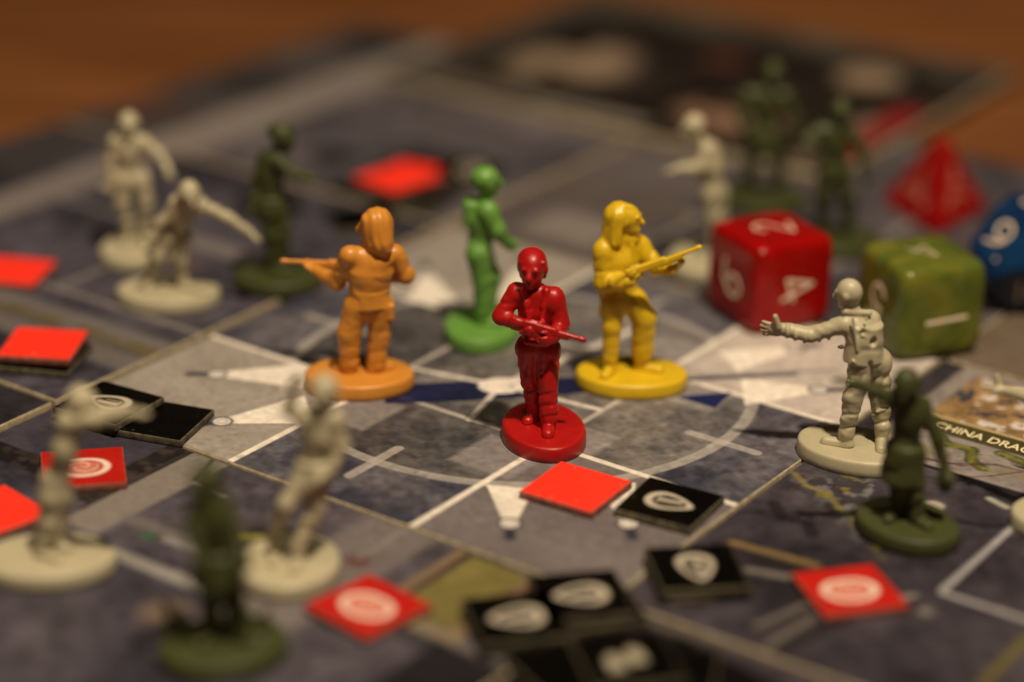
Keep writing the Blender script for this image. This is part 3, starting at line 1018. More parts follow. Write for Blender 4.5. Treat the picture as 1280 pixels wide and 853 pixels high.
CUBE = [(1, 0, 0), (-1, 0, 0), (0, 1, 0), (0, -1, 0), (0, 0, 1), (0, 0, -1)]
GD = 'polyhedral dice on the map tiles'
a_ = math.radians(29)
t, Nn = solid_die('cube_die', 'glossy red six sided die with cream numerals', GD, (43.2, 366.2), rotz(a_), CUBE, 7.95, 1.35, M['dred'], .25)
numeral(t, '6', Nn[1], 7.9, 6.6, math.radians(48), M['num'])
numeral(t, '4', Nn[3], 7.9, 6.2, math.radians(-70), M['num'])
numeral(t, '2', Nn[4], 7.9, 6.4, math.radians(100), M['num'])
numeral(t, '1', Nn[0], 7.9, 6.4, 0.4, M['num']); numeral(t, '3', Nn[2], 7.9, 6.4, 0.8, M['num'])
a_ = math.radians(20)
t, Nn = solid_die('cube_die', 'marbled olive green six sided die with cream numerals', GD, (67.2, 356.2), rotz(a_), CUBE, 8.1, 1.6, M['dgreen'], .25)
numeral(t, '5', Nn[1], 8.05, 6.6, math.radians(160), M['num'])
numeral(t, '1', Nn[3], 8.05, 7.0, math.radians(94), M['num'], shift=(.6, -1.2))
numeral(t, '4', Nn[4], 8.05, 5.6, math.radians(235), M['num'])
numeral(t, '2', Nn[0], 8.05, 6.4, 0.4, M['num']); numeral(t, '3', Nn[2], 8.05, 6.4, 0.8, M['num'])
# tetrahedron die
h4 = math.sqrt(2) * 2 / 3
TET = [(0, 0, -1)] + [(h4 * math.cos(q), h4 * math.sin(q), 1 / 3) for q in (math.radians(90), math.radians(210), math.radians(330))]
dc = G(1168, 266, 0)
t, Nn = solid_die('pyramid_die', 'red four sided pyramid die with faded numerals', GD, (80.2, 418.5), rotz(math.radians(-8)), TET, 4.45, .5, M['dred'], .3, cut=11.2)
for n_, ss in zip(Nn[1:], ('1 2 4', '1 3 2', '4 3 1')):
    u_ = 4.45
    for q, ch in enumerate(ss.split()):
        an = math.radians(90 + 120 * q)
        numeral(t, ch, n_, u_, 4.0, an - math.pi / 2, M['numr'], shift=(2.7 * math.cos(an), 2.7 * math.sin(an)))
# twelve sided die
ph = (1 + 5 ** .5) / 2
IC = np.array([(0, s1, s2 * ph) for s1 in (1, -1) for s2 in (1, -1)] + [(s1, s2 * ph, 0) for s1 in (1, -1) for s2 in (1, -1)] + [(s2 * ph, 0, s1) for s1 in (1, -1) for s2 in (1, -1)], float)
IC /= np.linalg.norm(IC, axis=1)[:, None]
dn = IC[0]                                   # turn one face to the top
zz = dn; xx = np.cross((0, 1, 0), zz); xx /= np.linalg.norm(xx); yy = np.cross(zz, xx)
DOD = [tuple(np.array([xx, yy, zz]) @ v) for v in IC]
bpos = G(1281, 382, 0)
t, Nn = solid_die('twelve_sided_die', 'dark blue twelve sided die with cream numerals', GD, (bpos[0], bpos[1] + 1.5), rotz(math.radians(0)), DOD, 9.0, .5, M['dblue'], .3)
# aim: one lower face toward the camera
low = [n for n in Nn if -0.6 < n[2] < -0.3]
angs = [math.atan2(n[1], n[0]) for n in low]
tgt = math.radians(-100)
best = min(angs, key=lambda q: abs((q - tgt + math.pi) % (2 * math.pi) - math.pi))
dr = tgt - best
RR = rotz(dr)
for ch in t.children:
    co = np.array([v.co[:] for v in ch.data.vertices]) @ RR.T
    ch.data.vertices.foreach_set('co', co.astype(np.float32).ravel())
    ch.data.update()
Nn = (RR @ np.array(Nn).T).T
lab = iter(['8', '2', '11', '5', '3', '7', '4', '12', '6', '1'])
for n in Nn:
    if n[2] < -.9: continue
    az = math.degrees(math.atan2(n[1], n[0]))
    if -0.6 < n[2] < -.3 and abs(az + 100) < 5: numeral(t, '10', n, 9.0, 4.8, 0.05, M['num'])
    elif .3 < n[2] < .6 and abs(az + 136) < 20: numeral(t, '9.', n, 9.0, 5.4, math.radians(-38), M['num'])
    else: numeral(t, next(lab), n, 9.0, 4.8, random.Random(int(az)).uniform(-1, 1), M['num'])


BH = 2.4


def base_mesh(parent, mat, la, lb, rot, seed=0):
    prof = [(0.0, .45), (0.0, .12), (.14, 0.0), (.9, .02), (BH - .55, .10), (BH - .22, .20), (BH - .05, .42), (BH, .75)]
    n = 72
    V = []; F = []
    r = np.random.RandomState(seed)
    ph = r.rand(3) * 6
    for z, ins in prof:
        for i in range(n):
            t = 2 * math.pi * i / n
            w = 1 + .006 * math.sin(3 * t + ph[0]) + .004 * math.sin(5 * t + ph[1])
            x = (la - ins) * math.cos(t) * w; y = (lb - ins) * math.sin(t) * w
            V.append((x * math.cos(rot) - y * math.sin(rot), x * math.sin(rot) + y * math.cos(rot), z))
    for k in range(len(prof) - 1):
        for i in range(n):
            j = (i + 1) % n
            F.append((k * n + i, k * n + j, (k + 1) * n + j, (k + 1) * n + i))
    # top with a slight unevenness: rings toward the centre
    rings = [.8, .55, .3]
    last = (len(prof) - 1) * n
    for rr in rings:
        st = len(V)
        for i in range(n):
            t = 2 * math.pi * i / n
            x = la * rr * math.cos(t); y = lb * rr * math.sin(t)
            z = BH + .05 * math.sin(1.1 * x + ph[0]) * math.sin(1.3 * y + ph[2])
            V.append((x * math.cos(rot) - y * math.sin(rot), x * math.sin(rot) + y * math.cos(rot), z))
        for i in range(n):
            j = (i + 1) % n
            F.append((last + i, last + j, st + j, st + i))
        last = st
    V.append((0, 0, BH)); c = len(V) - 1
    for i in range(n): F.append((last + i, last + (i + 1) % n, c))
    F.append(tuple(range(n - 1, -1, -1)))
    return mesh_obj('base', V, F, mat, parent)


class Fig:
    def __init__(s, label, group, mat, bpx, size=(8.75, 6.4), rot=0.0, h=.22, cat='figurine', name='figurine'):
        s.o = G(bpx[0], bpx[1], BH)
        s.root = empty(name, (s.o[0], s.o[1], .02), 0)
        tag(s.root, label, cat, group)
        s.mat = mat; s.h = h
        base_mesh(s.root, mat, size[0], size[1], math.radians(rot), seed=int(bpx[0]))
        s.S = Sculpt(h)

    def p(s, px, py, dy=0.0):
        q = Pd(px, py, s.o[1] + dy)
        return np.array([q[0] - s.o[0], dy, q[2]])

    def limb(s, a, b, c, r, wr=.1, k=.5, ph=0.0):
        s.S.cap(a, b, r[0], r[1], k, wr=wr, wf=2.6, ph=ph)
        s.S.cap(b, c, r[1], r[2], k, wr=wr, wf=3.0, ph=ph + 2)

    def foot(s, an, toe, r=.95):
        an = np.array(an); toe = np.array(toe)
        z = BH + .35
        heel = np.array([an[0], an[1], z]); t2 = np.array([toe[0], toe[1], z])
        d = nrm(t2 - heel)
        s.S.cap(an, heel, r * 1.05, r, .4)
        s.S.cap(heel - d * .5, t2, r * .95, r * .85, .35, n=np.array([0, 0, 1.0]), fl=1.15)
        s.S.cap(heel + (0, 0, -.3), t2 + d * .1 + (0, 0, -.35), r * 1.05, r * .95, .08, n=np.array([0, 0, 1.0]), fl=2.2)

    def torso(s, pel, ch, ha, hb, sa, sb, n, rw=2.5, rc=2.9, fl=1.35, wr=.1):
        n = nrm(n)
        S = s.S
        S.cap(ha, hb, 2.0, 2.0, .8, n=n, fl=1.1, wr=wr * .6)
        S.cap(pel, ch, rw, rc, .9, n=n, fl=fl, wr=wr, wf=2.1)
        S.cap(sa, sb, 1.45, 1.45, .9)
        m = (np.asarray(sa) + sb) / 2
        S.cap(ch, m, rc * .95, 1.9, .9, n=n, fl=fl)

    def head(s, c, f, r=2.0, up=(0, 0, 1), neck=None, detail=True, nose=1.0, jaw=1.0):
        S = s.S
        f = nrm(f); up = np.asarray(up, float); sd = nrm(np.cross(f, up)); up = nrm(np.cross(sd, f))
        ax = np.array([sd, f, up])
        c = np.asarray(c, float)
        if neck is not None: S.cap(neck, c - up * .5 * r, .95, 1.0, .5)
        S.ell(c + up * .12 * r, (r * .92, r * 1.04, r * 1.08), ax, .4)
        S.ell(c + f * .28 * r - up * .62 * r, (r * .66 * jaw, r * .70, r * .66), ax, .35)
        if detail:
            S.cap(c + f * 1.02 * r + up * .12 * r, c + f * 1.22 * r - up * .22 * r, .20 * r * nose, .27 * r * nose, .15)
            S.cap(c + f * .90 * r + up * .28 * r - sd * .45 * r, c + f * .90 * r + up * .28 * r + sd * .45 * r, .16 * r, .16 * r, .3)
            for q in (-1, 1):
                S.ell(c + f * 1.0 * r + sd * q * .40 * r - up * .02 * r, (.21 * r, .14 * r, .13 * r), ax, .15, sub=True)
                S.ell(c + f * .88 * r + sd * q * .40 * r - up * .02 * r, (.15 * r, .12 * r, .09 * r), ax, .08)
                S.ell(c + sd * q * .92 * r - up * .05 * r, (.16 * r, .28 * r, .36 * r), ax, .15)
            S.cap(c + f * 1.02 * r - up * .66 * r - sd * .28 * r, c + f * 1.02 * r - up * .66 * r + sd * .28 * r, .09 * r, .09 * r, .08, sub=True)
            S.cap(c + f * .92 * r - up * .80 * r - sd * .14 * r, c + f * .92 * r - up * .80 * r + sd * .14 * r, .13 * r, .13 * r, .15)
            S.ell(c + f * .78 * r - up * 1.08 * r, (.28 * r, .24 * r, .2 * r), ax, .2)
        return ax

    def hand(s, w, d, pal, r=.78, L=1.5, curl=.35, spread=.35, thumb=1):
        """w wrist, d pointing direction, pal palm normal"""
        S = s.S
        d = nrm(d); pal = nrm(np.asarray(pal) - (np.asarray(pal) @ d) * d); sd = np.cross(d, pal)
        c = np.asarray(w) + d * .9
        S.ell(c, (r * 1.1, r * 1.25, r * .62), np.array([sd, d, pal]), .3)
        for i, (o, l) in enumerate(((-.72, .85), (-.25, 1.0), (.25, .95), (.7, .75))):
            b0 = c + sd * o * r + d * .75 * r
            m_ = b0 + nrm(d + sd * o * spread + pal * curl * .3) * L * l * .5
            e_ = m_ + nrm(d + sd * o * spread + pal * curl * 1.3) * L * l * .5
            S.cap(b0, m_, .31, .29, .1); S.cap(m_, e_, .29, .23, .05)
        if thumb:
            b0 = c + sd * thumb * r * .7 - d * .25
            m_ = b0 + nrm(sd * thumb * .9 + d * .5 + pal * .2) * .85
            S.cap(b0, m_, .40, .34, .15); S.cap(m_, m_ + nrm(sd * thumb * .4 + d * .9 + pal * .3) * .7, .34, .27, .05)

    def hem(s, c, n, r, zt, zb, fl=1.3, dr=.25, k=.12):
        """open jacket skirt: a flaring band that ends in a crisp edge"""
        n = nrm(n)
        c = np.asarray(c, float)
        s.S.cap((c[0], c[1], zt), (c[0], c[1], zb - 1.0), r, r + dr, k, n=n, fl=fl, wr=.12, wf=1.2, cut=[((0, 0, zb), (0, 0, -1)), ((0, 0, zt), (0, 0, 1))])

    def done(s, name='body'):
        return s.S.build(name, s.mat, s.root, zmin=BH - .05)


def rifle(F, pts, name='rifle', stock=True, r=.42, h=.2, mag=False, up=(0, 0, 1)):
    """pts: butt, breech, fore-end, muzzle"""
    S = Sculpt(h)
    b, r0, fe, mz = [np.asarray(q, float) for q in pts]
    d = nrm(mz - r0); sd = nrm(np.cross(d, up)); u = np.cross(sd, d)
    if stock:
        S.cap(r0 - u * .15, b - u * .55, .5, .85, .2, n=sd, fl=1.5)
        S.box(b - u * .6, (.28, .45, .95), np.array([d, sd, u]), .12, .15)
    S.box((r0 + fe) / 2 - u * .05, (np.linalg.norm(fe - r0) / 2 + .3, .52, .62), np.array([d, sd, u]), .2, .12)
    S.cap(r0 + d * .6 - u * .5, r0 - d * .3 - u * 1.7, .38, .34, .15)
    S.cap(fe, mz, r, r * .8, .12)
    S.cap(fe - u * .42 - d * .5, fe + d * np.linalg.norm(mz - fe) * .45 - u * .42, .45, .36, .15)
    S.cap(mz - d * .5, mz + d * .1, r * .98, r * .98, .05)
    S.cap(mz - d * .4 + u * .3, mz - d * .4 + u * .55, .13, .10, .05)
    S.box(r0 + d * 1.2 + u * .68, (.7, .18, .14), np.array([d, sd, u]), .05, .08)
    if mag: S.box((r0 + fe) / 2 - u * 1.3, (.42, .3, .95), np.array([d, sd, u]), .12, .15)
    return S.build(name, F.mat, F.root)


# ------------------------------------------------------------------ the four player figures
HG = 'coloured player figures on the helicopter pad'

# orange: seen from behind, long hair, aiming to the left
F = Fig('orange long-haired gunman figure aiming a rifle, seen from behind', HG, M['orange'], (449, 464), (8.7, 6.5), 8, h=.19)
P = F.p; S = F.S
n = np.array((-.45, .9, 0))
pel, ch = P(461, 377, 0), P(463, 338, 0)
ha, hb = P(447, 384, -.4), P(476, 384, .4)
sa, sb = P(437, 320, -1.2), P(493, 318, 1.2)
F.torso(pel, ch, ha, hb, sa, sb, n, 3.05, 3.6, 1.3, .15)
F.limb(ha, P(436, 416, -.6), P(437, 452, -.3), (2.2, 1.8, 1.6), .10, .5, 0)
F.limb(hb, P(474, 418, .5), P(470, 455, .2), (2.15, 1.75, 1.5), .10, .5, 1.5)
F.foot(P(434, 450, -.3), P(422, 455, .6), 1.05)
F.foot(P(470, 456, .2), P(487, 456, 1.4), 1.05)
F.head(P(468, 285, .2), (-.9, .35, -.05), 2.15, neck=P(468, 310, 0))
# hair: crown and long fall over the nape
S.ell(P(472, 281, -.1), (2.25, 2.3, 2.35), None, .6)
S.cap(P(472, 278, -.4), P(475, 302, -1.0), 2.25, 2.1, .8, st=.07)
S.cap(P(478, 296, -1.0), P(482, 313, -1.6), 1.5, .9, .6, st=.07)
S.cap(P(460, 276, -1.0), P(463, 298, -1.2), 1.0, .8, .6, st=.08)
# left arm out to the fore-end
ea, wa = P(421, 352, .8), P(396, 339, 4.0)
F.limb(sa, ea, wa, (1.55, 1.35, .95), .12, .5, 1)
S.cap(ea + (0, 0, .1), P(404, 345, 2.4), 1.5, 1.15, .3, wr=.1, wf=4)
F.hand(wa, P(384, 331, 4.8) - wa, (.1, -.3, 1), .8, 1.1, .9, .1, 0)
# right arm: elbow out, hand at the trigger in front
eb, wb = P(507, 344, 1.8), P(487, 347, 4.6)
F.limb(sb, eb, wb, (1.6, 1.4, .95), .12, .5, 2)
F.hand(wb, (-.8, .3, .2), (0, 1, 0), .75, 1.1, 1.2, .2, 1)
# jacket: collar, yoke seam, hem and belt
F.hem(P(462, 365, 0), n, 3.0, P(462, 362, 0)[2], P(462, 381, 0)[2], 1.15, .4, .5)
S.ell(P(463, 326, -.6), (3.0, 1.8, 1.6), None, .9)
S.box(P(487, 390, -.6), (.75, .6, 1.35), np.eye(3), .25, .2)
F.done()
rifle(F, (P(478, 330, 5.0), P(446, 331, 5.2), P(412, 329, 5.3), P(353, 326.5, 5.5)))

# red: facing the camera, rifle held across the waist
F = Fig('red bearded gunman figure holding a rifle across the waist', HG, M['red'], (680, 530), (8.8, 6.3), 100, h=.19)
P = F.p; S = F.S
n = np.array((-.25, -.95, 0))
pel, ch = P(671, 428, 0), P(670, 388, .1)
ha, hb = P(661, 436, .2), P(684, 438, -.2)
sa, sb = P(646, 366, .6), P(692, 372, -.5)
F.torso(pel, ch, ha, hb, sa, sb, n, 2.2, 2.6, 1.3, .16)
F.limb(ha, P(663, 468, .6), P(668, 508, 1.6), (1.95, 1.6, 1.35), .17, .5, .5)
F.limb(hb, P(685, 474, -.8), P(686, 522, -1.4), (2.0, 1.65, 1.35), .17, .5, 2)
F.foot(P(668, 508, 1.6), P(660, 515, .2), 1.0)
F.foot(P(686, 524, -1.4), P(685, 541, -4.2), 1.05)
F.head(P(666, 335, -.3), (-.22, -.95, -.12), 2.15, neck=P(668, 357, 0), jaw=1.1)
# swept hair with a headband, full beard
S.ell(P(665, 325, .4), (2.1, 2.25, 1.85), None, .35)
for q in range(7):
    xx_ = 650 + q * 4.6
    S.cap(P(xx_, 327, -1.3 + .08 * (q - 3) ** 2), P(663 + (q - 3) * 1.6, 314, .8), .42, .34, .14)
S.cap(P(651, 331, .5), P(653, 345, .4), .5, .4, .35, st=.06); S.cap(P(680, 331, .3), P(680, 345, .2), .5, .4, .35, st=.06)
S.cap(P(652, 329, -1.3), P(680, 329, -1.5), .3, .3, .12)
S.ell(P(667, 348, -1.5), (1.15, .8, 1.0), None, .3)
# arms
ea, wa = P(626, 396, -.4), P(663, 412, -3.6)
F.limb(sa, ea, wa, (1.5, 1.25, .95), .12, .5, 1)
F.hand(wa, P(676, 416, -3.8) - wa, (.1, .8, -.3), .8, 1.1, 1.4, .2, 1)
eb, wb = P(701, 406, -1.2), P(693, 421, -3.8)
F.limb(sb, eb, wb, (1.6, 1.3, 1.0), .12, .5, 2)
S.ell(P(693, 378, -.7), (1.6, 1.55, 1.6), None, .5)
F.hand(wb, P(688, 424, -4.2) - wb, (-.2, .9, .2), .8, 1.1, 1.4, .2, -1)
# vest edges, belt, trouser seams
S.cap(P(654, 360, -1.0), P(662, 404, -2.4), .55, .45, .25, wr=.1); S.cap(P(683, 364, -1.4), P(677, 404, -2.5), .55, .45, .25, wr=.1)
S.cap(P(658, 428, -1.9), P(685, 430, -2.1), .42, .42, .12)
S.box(P(655, 446, -.2), (.55, .7, 1.1), np.eye(3), .2, .2)
for q in range(5): S.cap(P(676, 446 + 9 * q, -2.0), P(680, 449 + 9 * q, -1.9), .16, .16, .15)
F.done()
rifle(F, (P(642, 398, -3.2), P(657, 404, -3.7), P(694, 415, -4.2), P(729, 425, -4.8)), mag=True)

# yellow: long hair, facing right, rifle rising to the right
F = Fig('yellow long-haired figure in open coat pointing a rifle', HG, M['yellow'], (790, 463), (8.9, 6.5), 0, h=.19)
P = F.p; S = F.S
n = np.array((.55, -.83, 0))
pel, ch = P(778, 370, 0), P(778, 326, 0)
ha, hb = P(768, 377, -.3), P(792, 377, .4)
sa, sb = P(755, 313, -.8), P(800, 307, 1.4)
F.torso(pel, ch, ha, hb, sa, sb, n, 2.3, 2.7, 1.3, .1)
F.limb(ha, P(765, 408, -.8), P(763, 446, -.9), (1.95, 1.5, 1.3), .07, .5, .4)
F.limb(hb, P(805, 398, .4), P(803, 440, .6), (2.2, 1.95, 1.8), .07, .5, 1.8)
F.foot(P(763, 448, -.9), P(757, 456, -3.2), 1.0)
F.foot(P(803, 441, .6), P(824, 446, -.3), 1.05)
F.head(P(784, 274, .1), (.93, -.25, .05), 2.0, neck=P(778, 300, 0), nose=.72)
S.ell(P(774, 269, .1), (2.1, 2.25, 2.15), None, .35)
S.cap(P(770, 271, 0), P(765, 297, -.2), 1.9, 1.75, .6, st=.11)
S.cap(P(771, 272, -1.0), P(769, 303, -1.5), 1.35, 1.0, .5, st=.11)
S.cap(P(779, 259, -.4), P(788, 260, -.3), .75, .55, .3, st=.08)
S.ell(P(791, 287, -.2), (.8, .8, .6), None, .4)
S.ell(P(785, 298, .3), (1.9, 1.5, 1.3), None, .6)
# near arm bent across the body
ea, wa = P(754, 354, -1.6), P(787, 352, -4.0)
F.limb(sa, ea, wa, (1.75, 1.4, 1.05), .12, .5, 1)
S.ell(P(755, 318, -.9), (1.75, 1.7, 1.7), None, .5)
S.cap(ea, P(778, 354, -3.4), 1.45, 1.35, .3, wr=.1, wf=3)
F.hand(wa, P(800, 346, -4.2) - wa, (.2, .5, .8), .8, 1.1, 1.2, .2, 1)
# far arm to the fore-end
eb, wb = P(820, 334, .4), P(840, 337, -2.8)
F.limb(sb, eb, wb, (1.6, 1.35, 1.0), .12, .5, 2)
F.hand(wb, P(852, 330, -3.4) - wb, (0, .2, 1), .85, 1.2, 1.2, .25, -1)
# coat: open fronts, skirt hanging at the back left
S.cap(P(763, 310, -1.8), P(768, 352, -2.0), .45, .4, .2, wr=.08); S.cap(P(790, 306, -.9), P(789, 340, -1.4), .4, .35, .2)
S.cap(P(759, 360, -.2), P(757, 392, .2), 1.35, 1.0, .35, n=np.array((0, 1.0, 0)), fl=.9, wr=.15, wf=1.4)
S.cap(P(767, 368, -1.6), P(791, 368, -.8), .40, .40, .12)
F.done()
rifle(F, (P(764, 350, -4.0), P(785, 341, -4.2), P(830, 326, -4.2), P(874, 309.5, -4.2)))

# green: side on, facing right
F = Fig('bright green player figure with pistol arm lowered, seen from the side', HG, M['green'], (603, 402), (8.6, 6.3), 82, h=.24)
P = F.p; S = F.S
n = np.array((.9, .4, 0))
pel, ch = P(600, 311, 0), P(602, 273, 0)
ha, hb = P(598, 318, -1.2), P(601, 316, 1.2)
sa, sb = P(610, 264, -2.0), P(601, 260, 2.0)
F.torso(pel, ch, ha, hb, sa, sb, n, 2.2, 2.7, 1.2, .1)
F.limb(ha, P(603, 350, -1.2), P(604, 388, -1.0), (2.1, 1.7, 1.45), .12, .5, .4)
F.limb(hb, P(614, 346, 1.2), P(611, 380, 1.4), (2.0, 1.6, 1.4), .12, .5, 1.4)
F.foot(P(604, 390, -1.0), P(625, 392, -1.6), 1.05)
F.foot(P(610, 382, 1.4), P(632, 384, 1.2), 1.05)
F.head(P(608, 228, 0), (.9, .35, 0), 2.1, neck=P(606, 250, 0))
S.ell(P(606, 223, 0), (2.35, 2.3, 2.0), None, .2)
S.cap(P(597, 233, 0), P(617, 226, 0), .5, .5, .2)
ea, wa = P(622, 288, -2.6), P(633, 302, -1.6)
F.limb(sa, ea, wa, (1.7, 1.35, 1.05), .1, .5, 1)
S.ell(P(611, 267, -2.1), (1.7, 1.6, 1.8), None, .4)
F.hand(wa, (.6, .2, -.7), (0, 1, 0), .8, 1.0, 1.3, .2, 1)
F.limb(sb, P(615, 288, 2.4), P(630, 300, .5), (1.6, 1.3, 1.0), .1, .5, 2)
# backpack and belt pouch
S.box(P(588, 266, .3), (1.2, 1.8, 2.3), np.eye(3), .7, .5)
S.box(P(592, 316, -1.5), (.9, .8, 1.2), np.eye(3), .35, .3)
S.cap(P(590, 306, -1.8), P(610, 306, -1.9), .4, .4, .15)
F.done()
g = Sculpt(.2)
g.box(P(638, 307, -1.2), (1.2, .4, .45), np.array([nrm((.75, .1, -.6)), (0, 1, 0), nrm((.6, 0, .75))]), .15, .1)
g.cap(P(634, 305, -1.2), P(632, 309, -1.2), .4, .35, .1)
g.build('pistol', F.mat, F.root)

# ------------------------------------------------------------------ zombies
BG = 'bone coloured zombie figures'
DG = 'dark green zombie figures'


def zombie(label, group, mat, base, size, rot, J, n, face, h=.26, hr=1.95, legs=None, torn=True, coat=None, wr=.19, fingers=True, fl=1.3, armr=(1.35, 1.15, .85), up=(0, 0, 1), seed=0, hands=None, slim=1.0, name='figurine'):
    F = Fig(label, group, mat, base, size, rot, h=h)
    j = {k: F.p(*v) for k, v in J.items()}
    F.torso(j['pel'], j['ch'], j['ha'], j['hb'], j['sa'], j['sb'], n, 2.1 * slim, 2.55 * slim, fl, wr)
    F.limb(j['ha'], j['ka'], j['aa'], (1.95 * slim, 1.5 * slim, 1.2 * slim), wr * 1.2, .5, seed)
    F.limb(j['hb'], j['kb'], j['ab'], (1.95 * slim, 1.5 * slim, 1.2 * slim), wr * 1.2, .5, seed + 1.7)
    F.foot(j['aa'], j['ta'], .95); F.foot(j['ab'], j['tb'], .95)
    m = (j['sa'] + j['sb']) / 2
    F.head(j['head'], face, hr, up=up, neck=m, nose=.9)
    for e, w, s_, hd, t in (('ea', 'wa', 'sa', 'fa', 1), ('eb', 'wb', 'sb', 'fb', -1)):
        F.limb(j[s_], j[e], j[w], armr, wr * .9, .45, seed + 3 * t)
        d = j[hd] - j[w]
        if hands and hd in hands: F.hand(j[w], d, *hands[hd])
        elif fingers: F.hand(j[w], d, (0, -.25, -1), .72, max(1.1, np.linalg.norm(d) - 1.0), .45, .5, t)
        else: F.S.cap(j[w], j[hd], .85, .45, .3)
    if coat:
        zt, zb, r, f_ = coat
        F.hem((j['pel'] + j['ch']) / 2 * (1, 1, 0), n, r, zt, zb, f_, .4, .2)
    return F, j


# the sharp one reaching toward the yellow figure
F, j = zombie('bald bone coloured zombie in jacket reaching out toward the red die', BG, M['bone'], (1070, 554), (9.0, 6.5), -24,
              dict(head=(1062, 367, .2), pel=(1086, 445, 0), ch=(1077, 418, 0), ha=(1078, 455, -.6), hb=(1098, 452, .8), sa=(1056, 406, -.4), sb=(1088, 400, 1.6),
                   ka=(1066, 497, -1.2), aa=(1058, 540, -1.0), ta=(1033, 545, -.2), kb=(1100, 500, 1.0), ab=(1103, 538, .4), tb=(1102, 556, -2.6),
                   ea=(1012, 419, .2), wa=(978, 412, .8), fa=(950, 411, 1.0), eb=(1092, 424, 4.0), wb=(1070, 436, 5.2), fb=(1052, 432, 5.6)),
              (-.6, .75, 0), (-.85, .45, -.2), h=.17, hr=1.85, wr=.16, armr=(1.35, 1.15, 1.05), hands=dict(fa=((0, 1, .1), 1.05, 1.5, .35, .3, 0)))
P = F.p; S = F.S
# sleeve cuffs, thumb, jacket folds, collar and hem
for q, (x, y) in enumerate(((1036, 415), (1024, 418), (1006, 420), (994, 417), (984, 414))):
    S.ell(P(x, y, .3), (.42, 1.32 - .04 * q, 1.30 - .04 * q), None, .22)
S.cap(P(973, 409, .2), P(969, 396, 0), .55, .40, .3)
S.cap(P(1056, 390, -.6), P(1086, 392, -.3), .55, .5, .3)
nn = nrm((-.6, .75, 0))
F.hem(P(1080, 430, 0) * (1, 1, 0), nn, 2.75, P(1078, 405, 0)[2], P(1072, 449, 0)[2], 1.15, .55, .3)
for a, b in (((1066, 398, -2.4), (1072, 440, -2.7)), ((1083, 398, -2.0), (1090, 430, -2.2)), ((1077, 410, -2.6), (1092, 414, -2.0)), ((1078, 420, -2.6), (1095, 426, -2.0))):
    S.cap(P(*a), P(*b), .22, .16, .22)
S.ell(P(1092, 428, -2.3), (.6, .7, .75), None, .2, sub=True)
S.ell(P(1086, 404, -2.0), (.45, .6, .5), None, .2, sub=True)
S.cap(P(1066, 452, -2.6), P(1090, 462, -2.2), .2, .2, .2); S.cap(P(1088, 455, -2.6), P(1090, 480, -1.4), .35, .2, .3, sub=True)
for a, b in (((1062, 512, -2.2), (1070, 506, -2.2)), ((1058, 530, -2.0), (1066, 526, -2.0)), ((1096, 515, -.6), (1106, 512, -.6)), ((1060, 475, -2.4), (1074, 485, -2.4))):
    S.cap(P(*a), P(*b), .22, .22, .25)
S.ell(P(1106, 496, .0), (1.0, 1.2, 1.6), None, .4)
F.done()

# left pair
F, j = zombie('bone coloured zombie lunging with one long arm stretched out over its oval base', BG, M['bone'], (210, 360), (8.8, 6.5), 0,
              dict(head=(236, 242, -4.6), pel=(219, 290, -.6), ch=(229, 266, -2.6), ha=(212, 295, -.8), hb=(226, 296, -.4), sa=(221, 254, -3.2), sb=(250, 256, -2.8),
                   ka=(196, 322, -1.6), aa=(187, 347, .2), ta=(183, 354, -1.8), kb=(226, 324, -.8), ab=(228, 348, .2), tb=(254, 358, -2.2),
                   ea=(200, 280, -3.0), wa=(190, 302, -3.2), fa=(187, 314, -3.2), eb=(284, 272, -2.6), wb=(312, 290, -2.8), fb=(326, 301, -3.0)),
              (.35, -.8, .1), (.35, -.85, -.35), h=.26, hr=2.0, slim=.82, armr=(1.15, 1.0, .75))
F.done()
F, j = zombie('bone coloured zombie shuffling with bent forearm behind the lunging one', BG, M['bone'], (172, 304), (8.5, 6.3), 75,
              dict(head=(161, 155, -.6), pel=(164, 219, 0), ch=(162, 190, -.3), ha=(157, 226, -.3), hb=(176, 226, .3), sa=(145, 178, 0), sb=(179, 178, -.2),
                   ka=(153, 254, -.8), aa=(160, 284, .2), ta=(157, 292, -2.2), kb=(183, 255, 0), ab=(180, 288, 1.0), tb=(184, 296, -1.0),
                   ea=(199, 193, -1.2), wa=(138, 226, -1.0), fa=(138, 236, -1), eb=(198, 192, -1.0), wb=(209, 209, -2.6), fb=(215, 219, -3.2)) | dict(ea=(138, 202, -.4)),
              (.2, -.95, 0), (.1, -.95, -.2), h=.3, hr=1.9, slim=.85, armr=(1.15, 1.0, .75))
F.done()

F, j = zombie('dark green hunched zombie reaching past the orange gunman\'s rifle', DG, M['olive'], (349, 340), (8.0, 6.6), 15,
              dict(head=(353, 172, -.6), pel=(340, 254, .4), ch=(338, 214, .5), ha=(333, 258, .2), hb=(349, 258, .6), sa=(332, 198, .8), sb=(348, 202, -1.2),
                   ka=(338, 296, 0), aa=(340, 330, .6), ta=(352, 338, -1.2), kb=(354, 298, .2), ab=(352, 332, .6), tb=(366, 338, 0),
                   ea=(322, 228, .4), wa=(316, 256, -.6), fa=(314, 270, -1), eb=(366, 217, -2.0), wb=(386, 222, -2.8), fb=(399, 225, -3.2)),
              (.6, -.75, 0), (.75, -.5, -.2), h=.28, hr=2.0, coat=None)
P = F.p
F.hem(P(340, 255, .4) * (1, 1, 0), (.3, -.9, 0), 2.5, P(340, 246, .4)[2], P(340, 268, .4)[2], 1.2, .6, .3)
F.S.ell(P(350, 164, -.2), (2.3, 2.2, 1.7), None, .3)
F.S.cap(P(330, 215, 1.0), P(322, 262, 1.6), 1.3, .7, .4, wr=.2, wf=1)
F.done()

